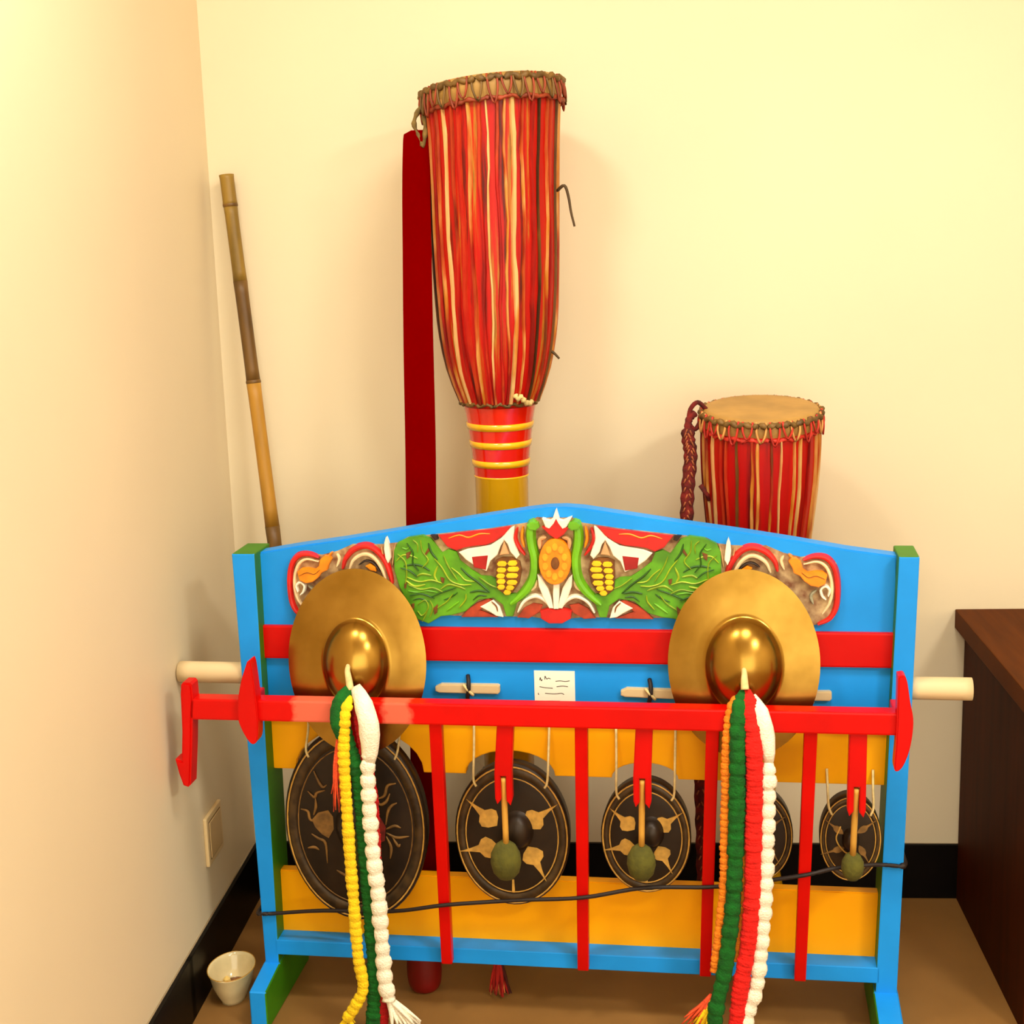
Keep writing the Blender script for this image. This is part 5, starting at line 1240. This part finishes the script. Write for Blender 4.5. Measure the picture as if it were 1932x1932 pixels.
for i in range(len(P) - 1):
    for k in range(8):
        k2 = (k + 1) % 8
        F.append((i * 8 + k, i * 8 + k2, (i + 1) * 8 + k2, (i + 1) * 8 + k))
F.append(tuple(range(8)))
F.append(tuple((len(P) - 1) * 8 + k for k in range(8))[::-1])
sash = thing('red_sash', 'long dark red cloth sash hanging down the left of the tall drum', 'sash', (0.50, -0.40, 0.0))
link('sash_strip', xform(mesh_from('sash_strip', V, F), Matrix.Translation((-0.50, 0.40, 0))), ribbon_m, sash)
rolled = lathe_me('rolled_end', smooth_prof([(0.0, 0.001), (0.024, 0.0012), (0.034, 0.012), (0.038, 0.035), (0.038, 0.070), (0.036, 0.098), (0.026, 0.110), (0, 0.112)], 4), 28)
link('rolled_end', xform(rolled, Matrix.Translation((0.490 - 0.50, -0.462 + 0.40, 0)) @ Matrix.Rotation(math.radians(0), 4, 'Y')), mat('rolled_cloth', (112, 2, 4), rough=0.4, vary=0.15, scale=8), sash, label='rolled up end of the sash')

# small drum, head tipped towards the room
small = thing('small_drum', 'shorter red laced drum with bare hide head, standing near the desk', 'drum', (1.236, -0.130, 0.0), (math.radians(6.0), math.radians(0.0), 0))
SP = smooth_prof([(0.0900, 0.80), (0.1010, 0.90), (0.1120, 1.0), (0.1210, 1.10), (0.1240, 1.18), (0.1225, 1.225), (0.1210, 1.246)], 4)
link('drum_body', lathe_me('drum_body', [(0, 0.80)] + SP[:-2] + [(0, 1.230)], 64), body_small, small)
link('neck', lathe_me('neck', smooth_prof([(0.048, 0.55), (0.052, 0.62), (0.066, 0.70), (0.086, 0.79), (0.092, 0.81)], 4), 40), ring_red, small)
link('stem', lathe_me('stem', smooth_prof([(0.048, 0.56), (0.046, 0.40), (0.048, 0.25), (0.062, 0.12), (0.085, 0.012), (0.080, 0.011), (0.0, 0.012)], 4), 40), stem_yellow, small)
drum_lacing(small, SP, 1.212, 0.82, 34, [0.0062, 0.0074, 0.005], 21, [thong_c, thong_a, thong_b, thong_c, thong_d], 0.0012)
head_hoop(small, 0.1215, 1.248, 30, 4, math.radians(0.0), 0.036, [mat('red_lacing', (190, 40, 22), rough=0.6, vary=0.4, scale=30), mat('pale_lacing', (214, 150, 80), rough=0.6, vary=0.3, scale=30)])
braid_m = mat('braided_strap', (120, 18, 8), rough=0.9, vary=0.4, scale=60, col2=(64, 8, 4), bump=0.5, bscale=140)
fleck_m = mat('strap_fleck', (160, 84, 46), rough=0.9, vary=0.3, scale=60)


def small_local(p):
    small_m = Matrix.Translation(small.location) @ small.rotation_euler.to_matrix().to_4x4()
    return small_m.inverted() @ Vector(p)


st = [(1.096, -0.275, 1.240), (1.082, -0.285, 1.225), (1.080, -0.290, 1.190), (1.085, -0.290, 1.150), (1.079, -0.290, 1.08), (1.076, -0.290, 1.00), (1.078, -0.290, 0.90), (1.086, -0.288, 0.75), (1.092, -0.285, 0.60), (1.102, -0.282, 0.42), (1.106, -0.280, 0.28), (1.108, -0.280, 0.16)]
SPt = catmull([small_local(p) for p in st], 10)
link('braided_strap', tube_me('braided_strap', SPt, lambda t, i: (0.0145 if t > 0.14 else 0.008) * (1 + 0.10 * math.sin(i * 1.5)), 9, (1, 0.7)), braid_m, small, label='dark red braided strap')
fl = []
for i in range(16, len(SPt) - 2, 2):
    p = SPt[i]
    for s in (-1, 1):
        q = p + Vector((s * 0.0050 + random.uniform(-.003, .003), -0.0098, random.uniform(-0.004, 0.004)))
        fl.append(tube_me('f', [q + Vector((-s * 0.002, 0, 0.005)), q, q + Vector((s * 0.002, 0, -0.005))], 0.0018, 5))
link('strap_fleck', join_me('strap_fleck', fl), fleck_m, small, label='orange flecks along the braid')
lp = [(1.120, -0.262, 1.246), (1.102, -0.272, 1.262), (1.086, -0.278, 1.248), (1.083, -0.280, 1.220), (1.096, -0.276, 1.205), (1.110, -0.268, 1.225)]
link('strap_loop', tube_me('strap_loop', catmull([small_local(p) for p in lp], 5), 0.0050, 7), braid_m, small)
lp = [(1.106, -0.285, 1.085), (1.120, -0.285, 1.065), (1.126, -0.283, 1.052)]
link('strap_end', tube_me('strap_end', [small_local(p) for p in lp], 0.0055, 7), braid_m, small)
lp = [(1.118, -0.245, 0.222), (1.118, -0.245, 1.14)]

# tassel lying below the rack
ts = thing('floor_tassel', 'small red and orange tassel hanging to the floor below the rack', 'tassel', (0.657, -0.490, 0.0))
link('tassel_cord', tube_me('tassel_cord', catmull([(0, 0.06, 0.30), (0, 0.03, 0.18), (0, 0.005, 0.095)], 4), 0.006, 7), braid_m, ts)
cols = [mat('tassel_red', (166, 22, 12), rough=0.9, vary=0.3, scale=40), mat('tassel_orange', (222, 126, 66), rough=0.9, vary=0.3, scale=40), mat('tassel_dark', (70, 10, 6), rough=0.9)]
for k, (m_, nn) in enumerate(zip(cols, (22, 12, 10))):
    ds = []
    for i in range(nn):
        a = random.uniform(0, 2 * math.pi)
        rr = random.uniform(0.008, 0.026)
        ds.append((rr * math.cos(a), rr * math.sin(a) * 0.7, -random.uniform(0.080, 0.092)))
    link('tassel_threads', fringe_me('tassel_threads', (0, 0, 0.096), ds, 0.0058 if k != 1 else 0.0042), m_, ts)

# ================================================================= BAMBOO POLE IN THE CORNER
a, b = Vector((0.205, -0.174, 0.006)), Vector((0.0506, -0.034, 1.7746))
bamboo = thing('bamboo_pole', 'old brown bamboo pole leaning in the corner of the room', 'pole', a)
nodes_t = [0.0, 0.17, 0.36, 0.56, 0.763, 0.962]
prev = 0
d = b - a
bam_m = [mat('bamboo_ochre', (178, 128, 40), rough=0.5, vary=0.25, scale=9, stretch=(3, 3, 0.6)), mat('bamboo_dark', (104, 72, 24), rough=0.5, vary=0.4, scale=9, stretch=(3, 3, 0.6)), mat('bamboo_olive', (134, 104, 34), rough=0.5, vary=0.3, scale=9, stretch=(3, 3, 0.6))]
cuts = [0.0, 0.17, 0.30, 0.445, 0.60, 0.655, 0.80, 0.83, 0.962, 1.0]
mi = [1, 2, 1, 1, 0, 0, 1, 2, 0, 2]
segs = [(0.0, 0.17, 1), (0.17, 0.36, 2), (0.36, 0.545, 1), (0.545, 0.735, 0), (0.735, 0.865, 1), (0.865, 0.962, 2), (0.962, 1.0, 2)]
for (t0, t1, k) in segs:
    n = 8
    pts = [d * (t0 + (t1 - t0) * i / n) for i in range(n + 1)]
    r0_ = 0.0172 - 0.0022 * t0
    link('bamboo_section', tube_me('bamboo_section', pts, lambda t, i, r0_=r0_: r0_ * (1.0 + 0.06 * (abs(2 * t - 1) ** 6)) * (1 if t1 < 1 else 1.08), 14), bam_m[k], bamboo)
    if t1 < 1 and t1 in (0.17, 0.36, 0.735, 0.962):
        p = d * t1
        link('bamboo_node', tube_me('bamboo_node', [p - d.normalized() * 0.006, p - d.normalized() * 0.002, p + d.normalized() * 0.002, p + d.normalized() * 0.006], lambda t, i: (0.0165, 0.0186, 0.0182, 0.016)[i] - 0.001 * t1, 14), bam_m[1], bamboo)

# ================================================================= TEA CUP ON THE FLOOR
cup = thing('tea_cup', 'small white tea bowl with brown dregs on the floor by the left wall', 'cup', (0.0720, -0.508, 0.0), (0, 0, 0))
china = mat('glazed_china', (226, 208, 160), rough=0.12, vary=0.12, scale=18, coat=0.5)
cp_ = [(0, 0.004), (0.022, 0.004), (0.024, 0.0), (0.028, 0.0), (0.029, 0.006), (0.037, 0.022), (0.045, 0.044), (0.0510, 0.070), (0.0525, 0.0735), (0.0505, 0.0740), (0.0480, 0.066), (0.0415, 0.042), (0.033, 0.022), (0.020, 0.012), (0, 0.010)]
CUPM = Matrix.Rotation(math.radians(0), 4, 'X') @ Matrix.Diagonal((0.98, 1.30, 1, 1))
link('bowl', xform(lathe_me('bowl', cp_, 40), CUPM), china, cup)
link('rim_line', xform(tube_me('rim_line', [(0.0516 * math.cos(2 * math.pi * k / 48), 0.0516 * math.sin(2 * math.pi * k / 48), 0.0738) for k in range(48)], 0.0011, 5, (1, 1), True, True), CUPM), mat('gilt_rim', (190, 140, 50), rough=0.3), cup, label='thin gilt rim')
link('dregs', xform(lathe_me('dregs', [(0, 0.0265), (0.020, 0.0265), (0.030, 0.0260), (0.0335, 0.0250), (0.030, 0.0180), (0, 0.0120)], 28), CUPM), mat('dregs', (112, 52, 8), rough=0.2, vary=0.3, scale=60), cup, label='brown dregs')
link('crumb', xform(lathe_me('crumb', [(0, 0.012), (0.009, 0.013), (0.008, 0.022), (0.003, 0.027), (0, 0.027)], 7, smooth=False), Matrix.Translation((-0.018, 0.018, 0.012))), mat('crumb', (240, 206, 120), rough=0.8), cup, label='pale yellow scrap')

# ================================================================= WALL SOCKET
so = thing('wall_socket', 'square cream wall socket low on the left wall', 'socket', (0.0, -0.3490, 0.3145))
plate_m = mat('cream_plastic', (226, 200, 150), rough=0.35, vary=0.03)
link('plate', box_me('plate', 0.0, 0.009, -0.058, 0.058, -0.057, 0.057, 0.003), plate_m, so)
link('rocker', box_me('rocker', 0.006, 0.0115, -0.043, 0.043, -0.042, 0.042, 0.002), mat('cream_plastic_insert', (206, 176, 124), rough=0.3, vary=0.03), so)
link('rocker_gap', box_me('rocker_gap', 0.006, 0.0096, -0.0455, 0.0455, -0.0445, 0.0445, 0.0005), mat('gap_brown', (110, 84, 48), rough=0.7), so, label='dark joint round the insert')  # plain dark brown for the joint strip

# ================================================================= DESK AT THE RIGHT
dk = thing('desk', 'brown wooden desk with overhanging top at the right edge', 'desk', (1.713, 0.0, 0.0))
DX = 0.0076
link('top', box_me('top', 0.0, 1.25, -0.640, -0.001, 0.682, 0.7275, 0.003), wood_m, dk)
link('side_panel', box_me('side_panel', DX + 0.014, DX + 0.036, -0.610, -0.013, 0.0, 0.682, 0.001), wood_side, dk)
link('side_panel', box_me('side_panel', 1.20, 1.222, -0.610, -0.013, 0.0, 0.682, 0.001), wood_side, dk)
link('front_panel', box_me('front_panel', DX + 0.037, 1.199, -0.612, -0.592, 0.06, 0.681, 0.001), wood_m, dk)
link('drawer_front', box_me('drawer_front', DX + 0.06, 0.58, -0.622, -0.6125, 0.52, 0.665, 0.002), wood_m, dk)
link('drawer_front', box_me('drawer_front', 0.60, 1.18, -0.622, -0.6125, 0.52, 0.665, 0.002), wood_m, dk)
link('back_panel', box_me('back_panel', DX + 0.037, 1.199, -0.030, -0.014, 0.06, 0.681, 0.001), wood_side, dk)
